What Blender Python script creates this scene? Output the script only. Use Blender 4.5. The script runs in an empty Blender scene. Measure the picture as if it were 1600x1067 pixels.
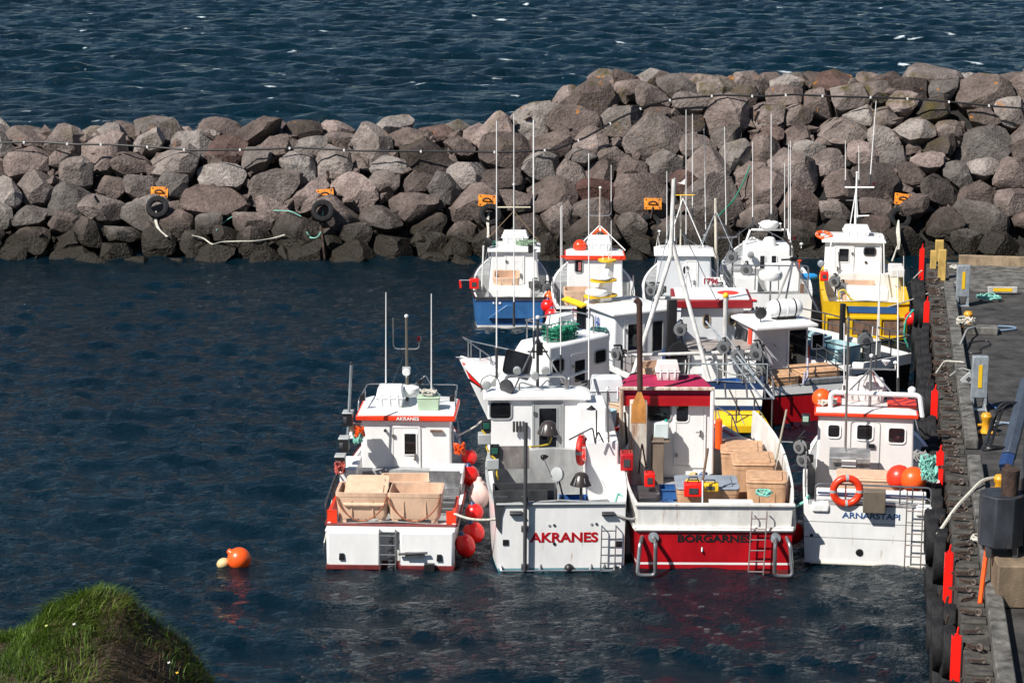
import bpy, bmesh, math, random
import numpy as np
from mathutils import Vector, Matrix, noise
R_=math.radians
rnd=random.Random(7)
SC=bpy.context.scene; COL=SC.collection
# ---------------------------------------------------------------- camera
FPX=3400.; CH=15.7; TH=math.atan(748/FPX)
cd=bpy.data.cameras.new("camera"); cam=bpy.data.objects.new("camera",cd); COL.objects.link(cam)
cd.sensor_width=36; cd.lens=FPX/1600*36; cd.clip_end=9000; cd.clip_start=.5
cam.location=(0,0,CH); cam.rotation_euler=(math.pi/2-TH,0,0); SC.camera=cam
# ---------------------------------------------------------------- light
SUN_AZ=R_(180+51); SUN_EL=R_(47)      # azimuth clockwise from +Y: the sun stands behind the camera's left shoulder
W=bpy.data.worlds.new("World"); SC.world=W; W.use_nodes=True
nt=W.node_tree; bg=nt.nodes['Background']; sk=nt.nodes.new('ShaderNodeTexSky'); sk.sky_type='NISHITA'; sk.sun_disc=False
sk.sun_elevation=SUN_EL; sk.sun_rotation=SUN_AZ; sk.air_density=1.0; sk.dust_density=.3; sk.ozone_density=2.5
nt.links.new(sk.outputs[0],bg.inputs[0]); bg.inputs[1].default_value=.05
sl=bpy.data.lights.new("sun",'SUN'); so=bpy.data.objects.new("sun",sl); COL.objects.link(so)
sl.energy=5.0; sl.angle=R_(.5); sl.color=(1,.95,.88)
sd=Vector((math.sin(SUN_AZ)*math.cos(SUN_EL),math.cos(SUN_AZ)*math.cos(SUN_EL),math.sin(SUN_EL)))
so.rotation_euler=sd.to_track_quat('Z','Y').to_euler(); so.location=sd*60
SC.view_settings.view_transform='Standard'; SC.view_settings.look='None'; SC.view_settings.exposure=0.52; SC.view_settings.gamma=1
# ---------------------------------------------------------------- pixel -> world helpers (layout only)
CC=np.array([0,0,CH]); FW=np.array([0,math.cos(TH),-math.sin(TH)]); UP=np.array([0,math.sin(TH),math.cos(TH)])
def ray(u,v): return FW+np.array([1.,0,0])*(u-800)/FPX+UP*(533.5-v)/FPX
def G(u,v,z=0.):
    d=ray(u,v); return Vector(CC+d*((z-CH)/d[2]))
def atY(u,v,Y):
    d=ray(u,v); return Vector(CC+d*(Y/d[1]))
# ---------------------------------------------------------------- materials
MATS={}
def mk(name,rgb,rough=.5,metal=0.,var=.12,scale=2.5,bump=0.,bscale=30.,rust=0.,spec=.5,coat=0.):
    if name in MATS: return MATS[name]
    m=bpy.data.materials.new(name); m.use_nodes=True; n=m.node_tree; L=n.links; b=n.nodes['Principled BSDF']
    b.inputs['Roughness'].default_value=rough; b.inputs['Metallic'].default_value=metal; b.inputs['Specular IOR Level'].default_value=spec
    if coat: b.inputs['Coat Weight'].default_value=coat
    tc=n.nodes.new('ShaderNodeTexCoord')
    mp=n.nodes.new('ShaderNodeMapping'); mp.inputs['Scale'].default_value=(1,1,.45); L.new(tc.outputs['Object'],mp.inputs[0])
    ns=n.nodes.new('ShaderNodeTexNoise'); ns.inputs['Scale'].default_value=scale; ns.inputs['Detail'].default_value=6; ns.inputs['Roughness'].default_value=.65
    L.new(mp.outputs[0],ns.inputs[0])
    cr=n.nodes.new('ShaderNodeValToRGB'); L.new(ns.outputs[0],cr.inputs[0])
    lo=[max(0,c*(1-var*1.6)) for c in rgb]; hi=[min(1,c*(1+var*.7)) for c in rgb]
    cr.color_ramp.elements[0].position=.3; cr.color_ramp.elements[1].position=.66
    cr.color_ramp.elements[0].color=(*lo,1); cr.color_ramp.elements[1].color=(*hi,1)
    out=cr.outputs[0]
    if rust:
        mp2=n.nodes.new('ShaderNodeMapping'); mp2.inputs['Scale'].default_value=(5,5,.7); L.new(tc.outputs['Object'],mp2.inputs[0])
        n2=n.nodes.new('ShaderNodeTexNoise'); n2.inputs['Scale'].default_value=1.3; n2.inputs['Detail'].default_value=8; n2.inputs['Roughness'].default_value=.7; L.new(mp2.outputs[0],n2.inputs[0])
        c2=n.nodes.new('ShaderNodeValToRGB'); c2.color_ramp.elements[0].position=.72-rust; c2.color_ramp.elements[1].position=.86-rust*.8; L.new(n2.outputs[0],c2.inputs[0])
        mx=n.nodes.new('ShaderNodeMix'); mx.data_type='RGBA'; L.new(c2.outputs[0],mx.inputs[0]); L.new(out,mx.inputs[6]); mx.inputs[7].default_value=(.28,.11,.04,1); out=mx.outputs[2]
    L.new(out,b.inputs['Base Color'])
    if bump:
        n3=n.nodes.new('ShaderNodeTexNoise'); n3.inputs['Scale'].default_value=bscale; n3.inputs['Detail'].default_value=5; L.new(tc.outputs['Object'],n3.inputs[0])
        bp=n.nodes.new('ShaderNodeBump'); bp.inputs['Strength'].default_value=bump; bp.inputs['Distance'].default_value=.03; L.new(n3.outputs[0],bp.inputs['Height']); L.new(bp.outputs[0],b.inputs['Normal'])
    MATS[name]=m; return m
WH=mk('white_gelcoat',(.79,.79,.78),.3,var=.09,scale=1.8,rust=.1,coat=.2)
WC=mk('white_clean',(.82,.82,.81),.32,var=.06,scale=2.2,rust=.05,coat=.2)
WD=mk('white_worn_paint',(.68,.67,.64),.5,var=.16,scale=2.2,rust=.14)
WRUST=mk('white_rusty_steel',(.66,.6,.52),.6,var=.25,scale=4,rust=.26)
RED=mk('red_paint',(.42,.006,.012),.3,var=.18,coat=.3)
DRED=mk('dark_red_antifoul',(.16,.018,.018),.6,var=.3,scale=6)
CRIM=mk('crimson_canvas',(.34,.01,.06),.75,var=.15,bump=.3,bscale=8)
ORR=mk('orange_red_paint',(.78,.045,.012),.35,var=.1)
ORG=mk('orange_plastic',(.85,.1,.012),.35,var=.08)
REDB=mk('red_buoy_vinyl',(.72,.012,.01),.3,var=.1)
PINK=mk('pinkish_white_vinyl',(.66,.5,.46),.4,var=.18)
BEI=mk('beige_tub_plastic',(.62,.42,.29),.55,var=.12,scale=5,bump=.15)
BEI2=mk('tan_tub_plastic',(.55,.33,.19),.55,var=.2,scale=5,bump=.15)
LBL=mk('pale_blue_tub_plastic',(.34,.52,.56),.5,var=.14,scale=4)
GRY=mk('grey_lid_plastic',(.25,.29,.34),.55,var=.15)
STL=mk('stainless_steel',(.42,.42,.42),.28,.85,var=.2)
ALU=mk('aluminium_sheet',(.4,.41,.42),.42,.6,var=.3,scale=6)
GAL=mk('galvanised_steel',(.33,.37,.4),.5,.35,var=.25,scale=9)
BLK=mk('black_plastic',(.012,.012,.014),.45,var=.3)
RUB=mk('black_tyre_rubber',(.016,.016,.018),.75,var=.5,scale=5,bump=.4,bscale=22,spec=.25)
GLS=mk('dark_window_glass',(.012,.013,.016),.06,var=.5,scale=2,spec=.6)
YEL=mk('yellow_paint',(.72,.45,.01),.4,var=.14,rust=.03)
YLO=mk('yellow_plastic',(.8,.5,.015),.4,var=.06)
BLU=mk('blue_hull_paint',(.03,.12,.3),.4,var=.2,rust=.03)
NVY=mk('navy_stripe',(.015,.04,.12),.4)
DKB=mk('black_hull_paint',(.02,.021,.024),.4,var=.4)
GREN=mk('green_net',(.01,.22,.12),.7,var=.4,scale=20)
TEAL=mk('pale_green_rope',(.2,.5,.42),.8,var=.2,scale=20)
ROPW=mk('white_rope',(.55,.53,.46),.85,var=.25,scale=20,bump=.5,bscale=60)
ROPG=mk('grey_rope',(.3,.3,.29),.85,var=.25,scale=20)
RST=mk('rusty_iron',(.055,.032,.024),.85,.1,var=.55,scale=9,bump=.5)
RSO=mk('orange_rust_plate',(.8,.24,.008),.8,var=.45,scale=9,rust=.2,bump=.4)
DGR=mk('dark_grey_metal',(.07,.072,.078),.45,.3,var=.3)
LGR=mk('light_grey_plastic',(.36,.38,.38),.45,var=.12)
MGR=mk('grey_wet_deck',(.33,.34,.34),.4,var=.25,scale=3)
BRN=mk('brown_worn_board',(.17,.1,.065),.75,var=.35,scale=6)
WOODP=mk('pale_yellow_timber',(.5,.33,.09),.7,var=.3,scale=5)
WOODG=mk('grey_weathered_timber',(.12,.115,.105),.85,var=.6,scale=3,bump=.5,bscale=12)
CRED=mk('bright_red_steel',(.85,.014,.008),.4,var=.06)
LAM=mk('lamp_glass',(.55,.6,.6),.1,var=.1)
SLT=mk('slate_blue_steel',(.05,.065,.09),.4,.2,var=.2,rust=.04)
# ---------------------------------------------------------------- mesh builder
class MB:
    def __init__(s): s.v=[]; s.f=[]; s.m=[]
    def add(s,vs,fs,mi=0):
        o=len(s.v); s.v+= [tuple(p) for p in vs]
        for f in fs: s.f.append([i+o for i in f]); s.m.append(mi)
        return s
    def box(s,c,d,mi=0,rz=0.,rx=0.,top=1.,ry=0.):
        x,y,z=d[0]/2,d[1]/2,d[2]/2
        P=[(-x,-y,-z),(x,-y,-z),(x,y,-z),(-x,y,-z),(-x*top,-y*top,z),(x*top,-y*top,z),(x*top,y*top,z),(-x*top,y*top,z)]
        M=Matrix.Translation(Vector(c))@Matrix.Rotation(rz,4,'Z')@Matrix.Rotation(rx,4,'X')@Matrix.Rotation(ry,4,'Y')
        return s.add([M@Vector(p) for p in P],[(0,3,2,1),(4,5,6,7),(0,1,5,4),(1,2,6,5),(2,3,7,6),(3,0,4,7)],mi)
    def tube(s,pts,r,mi=0,n=8,closed=False,r2=None):
        pts=[Vector(p) for p in pts]; N=len(pts); rings=[]; prev=None
        for i,p in enumerate(pts):
            if closed: t=(pts[(i+1)%N]-pts[i-1])
            else: t=pts[min(i+1,N-1)]-pts[max(i-1,0)]
            if t.length<1e-9: t=Vector((0,0,1))
            t.normalize()
            if prev is None:
                a=Vector((0,0,1)) if abs(t.z)<.9 else Vector((1,0,0)); u=t.cross(a).normalized()
            else: u=(prev-t*prev.dot(t)); u=u.normalized() if u.length>1e-6 else t.orthogonal().normalized()
            prev=u; w=t.cross(u); rr=r if r2 is None else r+(r2-r)*i/max(1,N-1)
            rings.append([p+(u*math.cos(2*math.pi*k/n)+w*math.sin(2*math.pi*k/n))*rr for k in range(n)])
        vs=[q for g in rings for q in g]; fs=[]
        for i in range(N if closed else N-1):
            j=(i+1)%N
            for k in range(n): fs.append((i*n+k,i*n+(k+1)%n,j*n+(k+1)%n,j*n+k))
        if not closed: fs+= [tuple(range(n))[::-1],tuple((N-1)*n+k for k in range(n))]
        return s.add(vs,fs,mi)
    def lathe(s,prof,c=(0,0,0),ax=(0,0,1),mi=0,n=20):
        ax=Vector(ax).normalized(); u=ax.orthogonal().normalized(); w=ax.cross(u); c=Vector(c); vs=[]; fs=[]
        for r,z in prof:
            for k in range(n): vs.append(c+ax*z+(u*math.cos(2*math.pi*k/n)+w*math.sin(2*math.pi*k/n))*max(r,1e-4))
        for i in range(len(prof)-1):
            for k in range(n): fs.append((i*n+k,i*n+(k+1)%n,(i+1)*n+(k+1)%n,(i+1)*n+k))
        fs+= [tuple(range(n))[::-1],tuple((len(prof)-1)*n+k for k in range(n))]
        return s.add(vs,fs,mi)
    def ball(s,c,r,mi=0,n=20,ax=(0,0,1),sq=1.):
        return s.lathe([(r*math.sin(a),-r*sq*math.cos(a)) for a in [math.pi*i/12 for i in range(13)]],c,ax,mi,n)
    def prism(s,pts,vec,mi=0,mi2=None):
        n=len(pts); vec=Vector(vec); A=[Vector(p) for p in pts]; B=[p+vec for p in A]
        s.add(A+B,[tuple(range(n)),tuple(range(2*n-1,n-1,-1))],mi if mi2 is None else mi2)
        o=len(s.v)-2*n
        for k in range(n): s.f.append([o+k,o+n+k,o+n+(k+1)%n,o+(k+1)%n]); s.m.append(mi)
        return s
    def ring(s,outer,inner,vec,mi=0):
        n=len(outer); vec=Vector(vec); O=[Vector(p) for p in outer]; I=[Vector(p) for p in inner]
        vs=O+I+[p+vec for p in O]+[p+vec for p in I]; fs=[]
        for k in range(n):
            j=(k+1)%n; fs+= [(k,j,n+j,n+k),(2*n+k,3*n+k,3*n+j,2*n+j),(k,2*n+k,2*n+j,j),(n+k,n+j,3*n+j,3*n+k)]
        return s.add(vs,fs,mi)
    def build(s,name,mats,parent=None,bev=0.,ang=35,smooth=True,loc=None,seg=2):
        me=bpy.data.meshes.new(name); me.from_pydata(s.v,[],s.f); me.update()
        if not isinstance(mats,(list,tuple)): mats=[mats]
        for m in mats: me.materials.append(m)
        me.polygons.foreach_set('material_index',s.m)
        bm=bmesh.new(); bm.from_mesh(me); bmesh.ops.recalc_face_normals(bm,faces=bm.faces); bm.to_mesh(me); bm.free()
        if smooth:
            me.polygons.foreach_set('use_smooth',[True]*len(me.polygons)); me.set_sharp_from_angle(angle=R_(ang))
        o=bpy.data.objects.new(name,me); COL.objects.link(o)
        if parent: o.parent=parent
        if loc is not None: o.location=loc
        if bev:
            md=o.modifiers.new('bevel','BEVEL'); md.width=bev; md.segments=seg; md.limit_method='ANGLE'; md.angle_limit=R_(30)
        return o
def tag(o,label=None,cat=None,group=None,kind=None):
    if label: o['label']=label
    if cat: o['category']=cat
    if group: o['group']=group
    if kind: o['kind']=kind
    return o
def empty(name,loc=(0,0,0),rz=0.,label=None,cat=None,group=None):
    o=bpy.data.objects.new(name,None); COL.objects.link(o); o.location=loc; o.rotation_euler=(0,0,rz); o.empty_display_size=.2
    return tag(o,label,cat,group)
def copy_tree(o,parent=None):
    c=o.copy(); COL.objects.link(c); c.parent=parent
    for ch in [x for x in bpy.data.objects if x.parent==o]: copy_tree(ch,c)
    return c
def rr2(w,h,r,n=4):
    P=[]
    for cx,cy,a0 in((w/2-r,h/2-r,0),(-w/2+r,h/2-r,90),(-w/2+r,-h/2+r,180),(w/2-r,-h/2+r,270)):
        for k in range(n+1):
            a=R_(a0+90*k/n); P.append((cx+r*math.cos(a),cy+r*math.sin(a)))
    return P
def fillet(pts,r=.08,n=4):
    pts=[Vector(p) for p in pts]; out=[pts[0]]
    for i in range(1,len(pts)-1):
        a,b,c=pts[i-1],pts[i],pts[i+1]; d1=(a-b); d2=(c-b); rr=min(r,d1.length*.45,d2.length*.45)
        p=b+d1.normalized()*rr; q=b+d2.normalized()*rr
        for k in range(n+1):
            t=k/n; out.append(p.lerp(b,t).lerp(b.lerp(q,t),t))
    out.append(pts[-1]); return out
def sag(a,b,s,n=14):
    a=Vector(a); b=Vector(b); return [a.lerp(b,k/n)-Vector((0,0,s*4*(k/n)*(1-k/n))) for k in range(n+1)]
def text(root,name,s,w,loc,mat,rot=(math.pi/2,0,0),off=.0,hgt=None,space=1.):
    cu=bpy.data.curves.new(name,'FONT'); cu.body=s; cu.size=1; cu.align_x='CENTER'; cu.align_y='CENTER'; cu.extrude=.006; cu.offset=off; cu.space_character=space
    t=bpy.data.objects.new(name,cu); COL.objects.link(t); bpy.context.view_layer.update()
    me=bpy.data.meshes.new_from_object(t.evaluated_get(bpy.context.evaluated_depsgraph_get())); bpy.data.objects.remove(t)
    xs=[v.co.x for v in me.vertices]; ys=[v.co.y for v in me.vertices]; k=w/(max(xs)-min(xs)); cx=(max(xs)+min(xs))/2; cy=(max(ys)+min(ys))/2
    ky=k if hgt is None else hgt/(max(ys)-min(ys))
    for v in me.vertices: v.co=Vector(((v.co.x-cx)*k,(v.co.y-cy)*ky,v.co.z))
    me.materials.clear(); me.materials.append(mat); me.name=name
    o=bpy.data.objects.new(name,me); COL.objects.link(o); o.parent=root; o.location=loc; o.rotation_euler=rot; return o
# ---------------------------------------------------------------- boats
class Boat:
    def __init__(s,name,u,v,yaw,label,o=None,group='fishing boats moored in the harbour',cat='fishing boat'):
        s.o=G(u,v,0) if o is None else Vector((o[0],o[1],0)); s.a=R_(yaw)
        s.root=empty(name,s.o,-s.a,label,cat,group)
        s.fx=Vector((math.cos(s.a),-math.sin(s.a),0)); s.fy=Vector((math.sin(s.a),math.cos(s.a),0))
    def P(s,u,v,y):        # the local point seen at a pixel, on the boat's cross plane y
        if u==0: w=s.Wd((0,y,2)); q=np.array(w)-CC; u=800+FPX*q[0]/(q@FW)
        d=Vector(ray(u,v)); C=Vector(CC); t=(s.o+s.fy*y-C).dot(s.fy)/d.dot(s.fy); q=C+d*t-s.o; return Vector((q.dot(s.fx),y,q.z))
    def Wd(s,p): return s.o+s.fx*p[0]+s.fy*p[1]+Vector((0,0,p[2]))
    def hull(s,L,B,zs0,zs1,bands,mats,zd=.6,fwd=None,sternw=.94,tr=.09,cw=.09,rake=1.0,tuck=.1,deckm=None,trk=0.,name='hull',fl=.34,bx=2.5):
        fwd=fwd or L*.6; s.L=L; s.B=B
        mats=list(mats)+[deckm or MGR]; dm=len(mats)-1
        def b(t):
            if t<.35: q=t/.35; return B/2*(sternw+(1-sternw)*(q*(2-q)))
            q=(t-.35)/.65; return max(.03,B/2*(1-q**bx))
        def zs(t): return zs0+(zs1-zs0)*t**1.9
        fr=[0]+[x[0] for x in bands]
        bm_=[x[1] for x in bands]
        tt=[0,tr/L,tr/L+1e-4]+[i/18 for i in range(1,18)]+[.97,1.]
        i=[k for k,t in enumerate(tt) if t*L<fwd][-1]; tt=tt[:i+1]+[fwd/L,fwd/L+1e-4]+[t for t in tt[i+1:] if t>fwd/L+.01]
        st=[]
        for k,t in enumerate(tt):
            bb=b(t); z1=zs(t); bw=bb*(1-tuck-fl*t*t); rows=[(0,-.35),(bw*.75,-.3),(bw*.97,-.06)]
            for f in fr: rows.append((bw+(bb-bw)*f**.7,z1*f if f else 0.0))
            open_=(k>=2 and t*L<=fwd+1e-6)
            z2=zd if open_ else z1-.02
            c=min(cw,bb*.6); rows+= [(bb-c,z1+.005),(bb-c,z2),(0,z2+(.0 if open_ else .05*bb))]
            Lw=L-rake
            st.append([(x,t*Lw+(t**4)*rake*max(0,z)/zs1+trk*max(0,z)*(1-t)**8,z) for x,z in rows])
        nr=len(st[0]); mb=MB()
        ms=[0,0,0]+bm_+[bm_[-1],bm_[-1],dm]
        ms=[0,0]+[bands[0][1]]+bm_+[bm_[-1],bm_[-1],dm]
        for sg in(1,-1):
            vs=[(x*sg,y,z) for S in st for x,y,z in S]; o=len(mb.v); mb.v+=vs
            for k in range(len(st)-1):
                for r in range(nr-1):
                    q=[o+k*nr+r,o+k*nr+r+1,o+(k+1)*nr+r+1,o+(k+1)*nr+r]
                    mb.f.append(q if sg>0 else q[::-1]); mb.m.append(ms[r])
        tot=len(st)*nr
        for r in range(nr-4):
            mb.f.append([r,tot+r,tot+r+1,r+1]); mb.m.append(ms[r])
        r=nr-4
        mb.f.append([r,tot+r,tot+r+1,r+1]); mb.m.append(ms[r])
        mb.f.append([r+1,tot+r+1,tot+r+2,r+2]); mb.m.append(ms[-3])
        h=mb.build(name,mats,s.root,ang=32)
        bmx=bmesh.new(); bmx.from_mesh(h.data); bmesh.ops.remove_doubles(bmx,verts=bmx.verts,dist=.0004); bmesh.ops.recalc_face_normals(bmx,faces=bmx.faces); bmx.to_mesh(h.data); bmx.free()
        h.data.set_sharp_from_angle(angle=R_(32))
        def S(y,sg,f=1.,out=0.,dz=0.):
            t=min(1,max(0,y/L)); bb=b(t); z=zs(t)*f; bw=bb*(1-tuck-fl*t*t); x=bw+(bb-bw)*f**.7
            return Vector((sg*(x+out),t*(L-rake)+t**4*rake*z/zs1,z+dz))
        s.S=S; s.h=h; s.zd=zd; s.zs=zs; return h
    def strake(s,f,r,mat,name='rubbing_strake',y0=0,sides=(1,-1)):
        mb=MB()
        for sg in sides: mb.tube([s.S(y0+(s.L-y0)*k/22,sg,f,r*.3) for k in range(23)],r,0,6)
        if y0==0: mb.tube([s.S(0,-1,f)+Vector((0,-r*.5,0)),s.S(0,1,f)+Vector((0,-r*.5,0))],r,0,6)
        return mb.build(name,mat,s.root)
    def cabin(s,x0,x1,y0,y1,z0,z1,mat=None,slant=.7,tum=.05,bev=.06,name='wheelhouse',arake=0.):
        mat=mat or WH; zm=z0+(z1-z0)*.45
        prof=[(y0,z0),(y0+arake,z1),(y1-slant,z1),(y1-slant*.12,zm),(y1,z0)]
        xc=(x0+x1)/2; hw=(x1-x0)/2; mb=MB()
        def X(z,sg): return xc+sg*(hw-tum*(z-z0)/(z1-z0))
        n=len(prof); vs=[(X(z,-1),y,z) for y,z in prof]+[(X(z,1),y,z) for y,z in prof]
        # narrow the nose a little
        vs=[(xc+(x-xc)*(1-.14*max(0,(y-y0)/(y1-y0))**2),y,z) for x,y,z in vs]
        mb.add(vs,[tuple(range(n)),tuple(range(2*n-1,n-1,-1))]+[(k,n+k,n+(k+1)%n,(k+1)%n) for k in range(n)])
        w=mb.build(name,mat,s.root,bev=bev,seg=3)
        return Cab(s,w,x0,x1,y0,y1,z0,z1,tum,arake)
class Cab:
    def __init__(s,b,w,x0,x1,y0,y1,z0,z1,tum,ar): s.b=b;s.w=w;s.x0=x0;s.x1=x1;s.y0=y0;s.y1=y1;s.z0=z0;s.z1=z1;s.tum=tum;s.ar=ar
    def aft(s,x,z,e=.0): return Vector((x,s.y0+s.ar*(z-s.z0)/(s.z1-s.z0)-e,z))
    def side(s,sg,y,z,e=0.):
        xc=(s.x0+s.x1)/2; hw=(s.x1-s.x0)/2-s.tum*(z-s.z0)/(s.z1-s.z0); hw*=1-.14*max(0,(y-s.y0)/(s.y1-s.y0))**2
        return Vector((xc+sg*(hw+e),y,z))
    def win(s,x,z,w,h,r=.07,fm=None,fw=.035,name='window',gm=None):
        O=[s.aft(x+a,z+c,-.01) for a,c in rr2(w+2*fw,h+2*fw,r+fw)]; I=[s.aft(x+a,z+c,-.01) for a,c in rr2(w,h,r)]
        mb=MB(); mb.ring(O,I,(0,-.035,0),0); mb.prism([s.aft(x+a,z+c,-.02) for a,c in rr2(w+.004,h+.004,r)],(0,-.03,0),1)
        return mb.build(name,[fm or LGR,gm or GLS],s.w)
    def swin(s,sg,y,z,w,h,r=.07,fm=None,fw=.035,shear=0.,name='window'):
        mb=MB(); f=lambda a,c,e:s.side(sg,y+a+shear*c,z+c,e)
        O=[f(a,c,-.01) for a,c in rr2(w+2*fw,h+2*fw,r+fw)]; I=[f(a,c,-.01) for a,c in rr2(w,h,r)]
        mb.ring(O,I,(sg*.035,0,0),0); mb.prism([f(a,c,-.02) for a,c in rr2(w+.004,h+.004,r)],(sg*.032,0,0),1)
        return mb.build(name,[fm or LGR,GLS],s.w)
    def door(s,x,z0,w,h,win=None,fm=None,dm=None,gm=None,hs=1):
        zc=z0+h/2; mb=MB()
        mb.ring([s.aft(x+a,zc+c,-.01) for a,c in rr2(w+.1,h+.1,.05)],[s.aft(x+a,zc+c,-.01) for a,c in rr2(w,h,.03)],(0,-.04,0),0)
        mb.prism([s.aft(x+a,zc+c,-.01) for a,c in rr2(w-.015,h-.015,.03)],(0,-.03,0),1)
        if win:
            wx,wz,ww,wh,wr=win
            mb.ring([s.aft(wx+a,wz+c,.015) for a,c in rr2(ww+.06,wh+.06,wr+.02)],[s.aft(wx+a,wz+c,.015) for a,c in rr2(ww,wh,wr)],(0,-.02,0),0)
            mb.prism([s.aft(wx+a,wz+c,.01) for a,c in rr2(ww+.002,wh+.002,wr)],(0,-.012,0),2)
        hx=x+hs*(w/2-.08); mb.box((hx,s.aft(0,zc).y-.06,zc-.05),(.04,.05,.16),3); mb.box((hx-hs*.05,s.aft(0,zc).y-.09,zc-.02),(.13,.02,.025),3)
        for q in(-.35,.35): mb.box((x-hs*(w/2-.01),s.aft(0,zc).y-.05,zc+q*h),(.07,.03,.08),3)
        return mb.build('door',[fm or WH,dm or WC,gm or GLS,STL],s.w)
    def roof(s,over=.12,th=.1,band=None,top=None,name='roof',fo=.1,band_th=None,aft=None):
        aft=over if aft is None else aft
        y0=s.y0+s.ar-aft; y1=s.y1-.45+fo; x0=s.side(-1,s.y0,s.z1).x-over; x1=s.side(1,s.y0,s.z1).x+over; bt=band_th or th
        def out(e,cut=.25): return [(x0+e,y0+e),(x1-e,y0+e),(x1-e,y1-cut),(x1-e-cut,y1-e),(x0+e+cut,y1-e),(x0+e,y1-cut)]
        mb=MB(); mb.prism([(x,y,s.z1-.01) for x,y in out(0)],(0,0,bt),0); 
        A=[(x,y,s.z1-.01+bt) for x,y in out(.03)]; Bq=[(x,y,s.z1+bt+.05) for x,y in out(.22)]; n=6
        mb.add(A+Bq,[tuple(range(n)),tuple(range(2*n-1,n-1,-1))]+[(k,(k+1)%n,n+(k+1)%n,n+k) for k in range(n)],1)
        s.rz=s.z1+bt+.05; s.ry0=y0
        return mb.build(name,[band or WC,top or WC],s.w,bev=.02)
def whip(b,u,v0,v1,y,r=.019,du=0,mat=None,name='whip_antenna'):
    A=b.P(u,v1,y); B=b.P(u+du,v0,y); mb=MB(); mb.tube([A,A.lerp(B,.12)],r*1.7,1,6); mb.tube([A,A.lerp(B,.4),B],r,0,6,r2=r*.62)
    return mb.build(name,[mat or WC,DGR],b.root)
def pole(b,pts,r,mat,name='pole',n=8): return MB().tube(pts,r,0,n).build(name,mat,b.root)
def radome(b,p,r=.3,h=.2,name='radar_dome'):
    return MB().lathe([(r*.55,0),(r*.86,.01),(r*.97,h*.25),(r,h*.5),(r*.93,h*.82),(r*.6,h*.98),(0,h)],p).build(name,WC,b.root,ang=50)
def gps(b,p,h=.22,name='gps_antenna'):
    return MB().tube([p,Vector(p)+Vector((0,0,h))],.014,0,6).lathe([(.02,0),(.055,.02),(.055,.05),(.0,.08)],Vector(p)+Vector((0,0,h)),n=10).build(name,WC,b.root)
def lamp(b,p,d=(0,-1,-.25),r=.1,name='deck_lamp',mat=None):
    p=Vector(p); d=Vector(d).normalized(); mb=MB(); mb.lathe([(r*.4,-.12),(r*.95,-.05),(r,.04),(r*.86,.05)],p,d,0,14); mb.lathe([(r*.84,0),(r*.84,.045),(0,.05)],p,d,1,14)
    mb.tube([p,p-Vector((0,0,r*1.4))],.015,0,6); return mb.build(name,[mat or BLK,LAM],b.root)
def raft(b,p,L=.95,r=.24,rz=0.,name='life_raft_canister'):
    c=Vector(p)+Vector((0,0,r+.05)); d=(math.cos(rz),math.sin(rz),0); mb=MB()
    prof=[(0,-L/2),(r*.7,-L/2+.02),(r*.93,-L/2+.1),(r,-L/2+.2),(r,-.02),(r*1.05,-.015),(r*1.05,.015),(r,.02),(r,L/2-.2),(r*.93,L/2-.1),(r*.7,L/2-.02),(0,L/2)]
    mb.lathe(prof,c,d,0,20)
    for q in(-.25,.25): mb.lathe([(r*1.01,-.02),(r*1.03,-.02),(r*1.03,.02),(r*1.01,.02)],c+Vector(d)*q*L,d,1,20)
    mb.box(c-Vector((0,0,r+.02)),(L*.6,r*1.2,.08),1,rz=rz); return mb.build(name,[WC,BLK],b.root)
def chest(b,p,w=.62,d=.5,h=.5,name='life_raft_box',mat=None):
    # square ribbed raft container: two flanged halves
    p=Vector(p); mb=MB(); mb.box(p+Vector((0,0,h*.24)),(w*.86,d*.86,h*.48),top=1.14); mb.box(p+Vector((0,0,h*.5)),(w*1.04,d*1.04,.05)); mb.box(p+Vector((0,0,h*.76)),(w,d,h*.48),top=.84)
    for k in(-.3,0,.3): mb.box(p+Vector((w*k,0,h*.42)),(.05,d*1.05,h*.55))
    return mb.build(name,mat or WC,b.root,bev=.03)
def rails(b,pts,posts,r=.02,mat=None,name='railing',mid=None):
    mb=MB(); mb.tube(fillet(pts,.12),r,0,8)
    if mid: mb.tube([Vector(p)-Vector((0,0,mid)) for p in fillet(pts,.12)],r*.8,0,6)
    for p,q in posts: mb.tube([p,q],r*.9,0,6)
    return mb.build(name,mat or STL,b.root)
def siderail(b,y0,y1,sg,h=.4,n=5,mat=None,r=.018,mid=True,inn=.05):
    top=[]; posts=[]
    for k in range(n):
        y=y0+(y1-y0)*k/(n-1); p=b.S(y,sg,1,-inn); top.append(p+Vector((0,0,h))); posts.append((p,p+Vector((0,0,h))))
    return rails(b,top,posts,r,mat,mid=h*.5 if mid else None)
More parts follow.
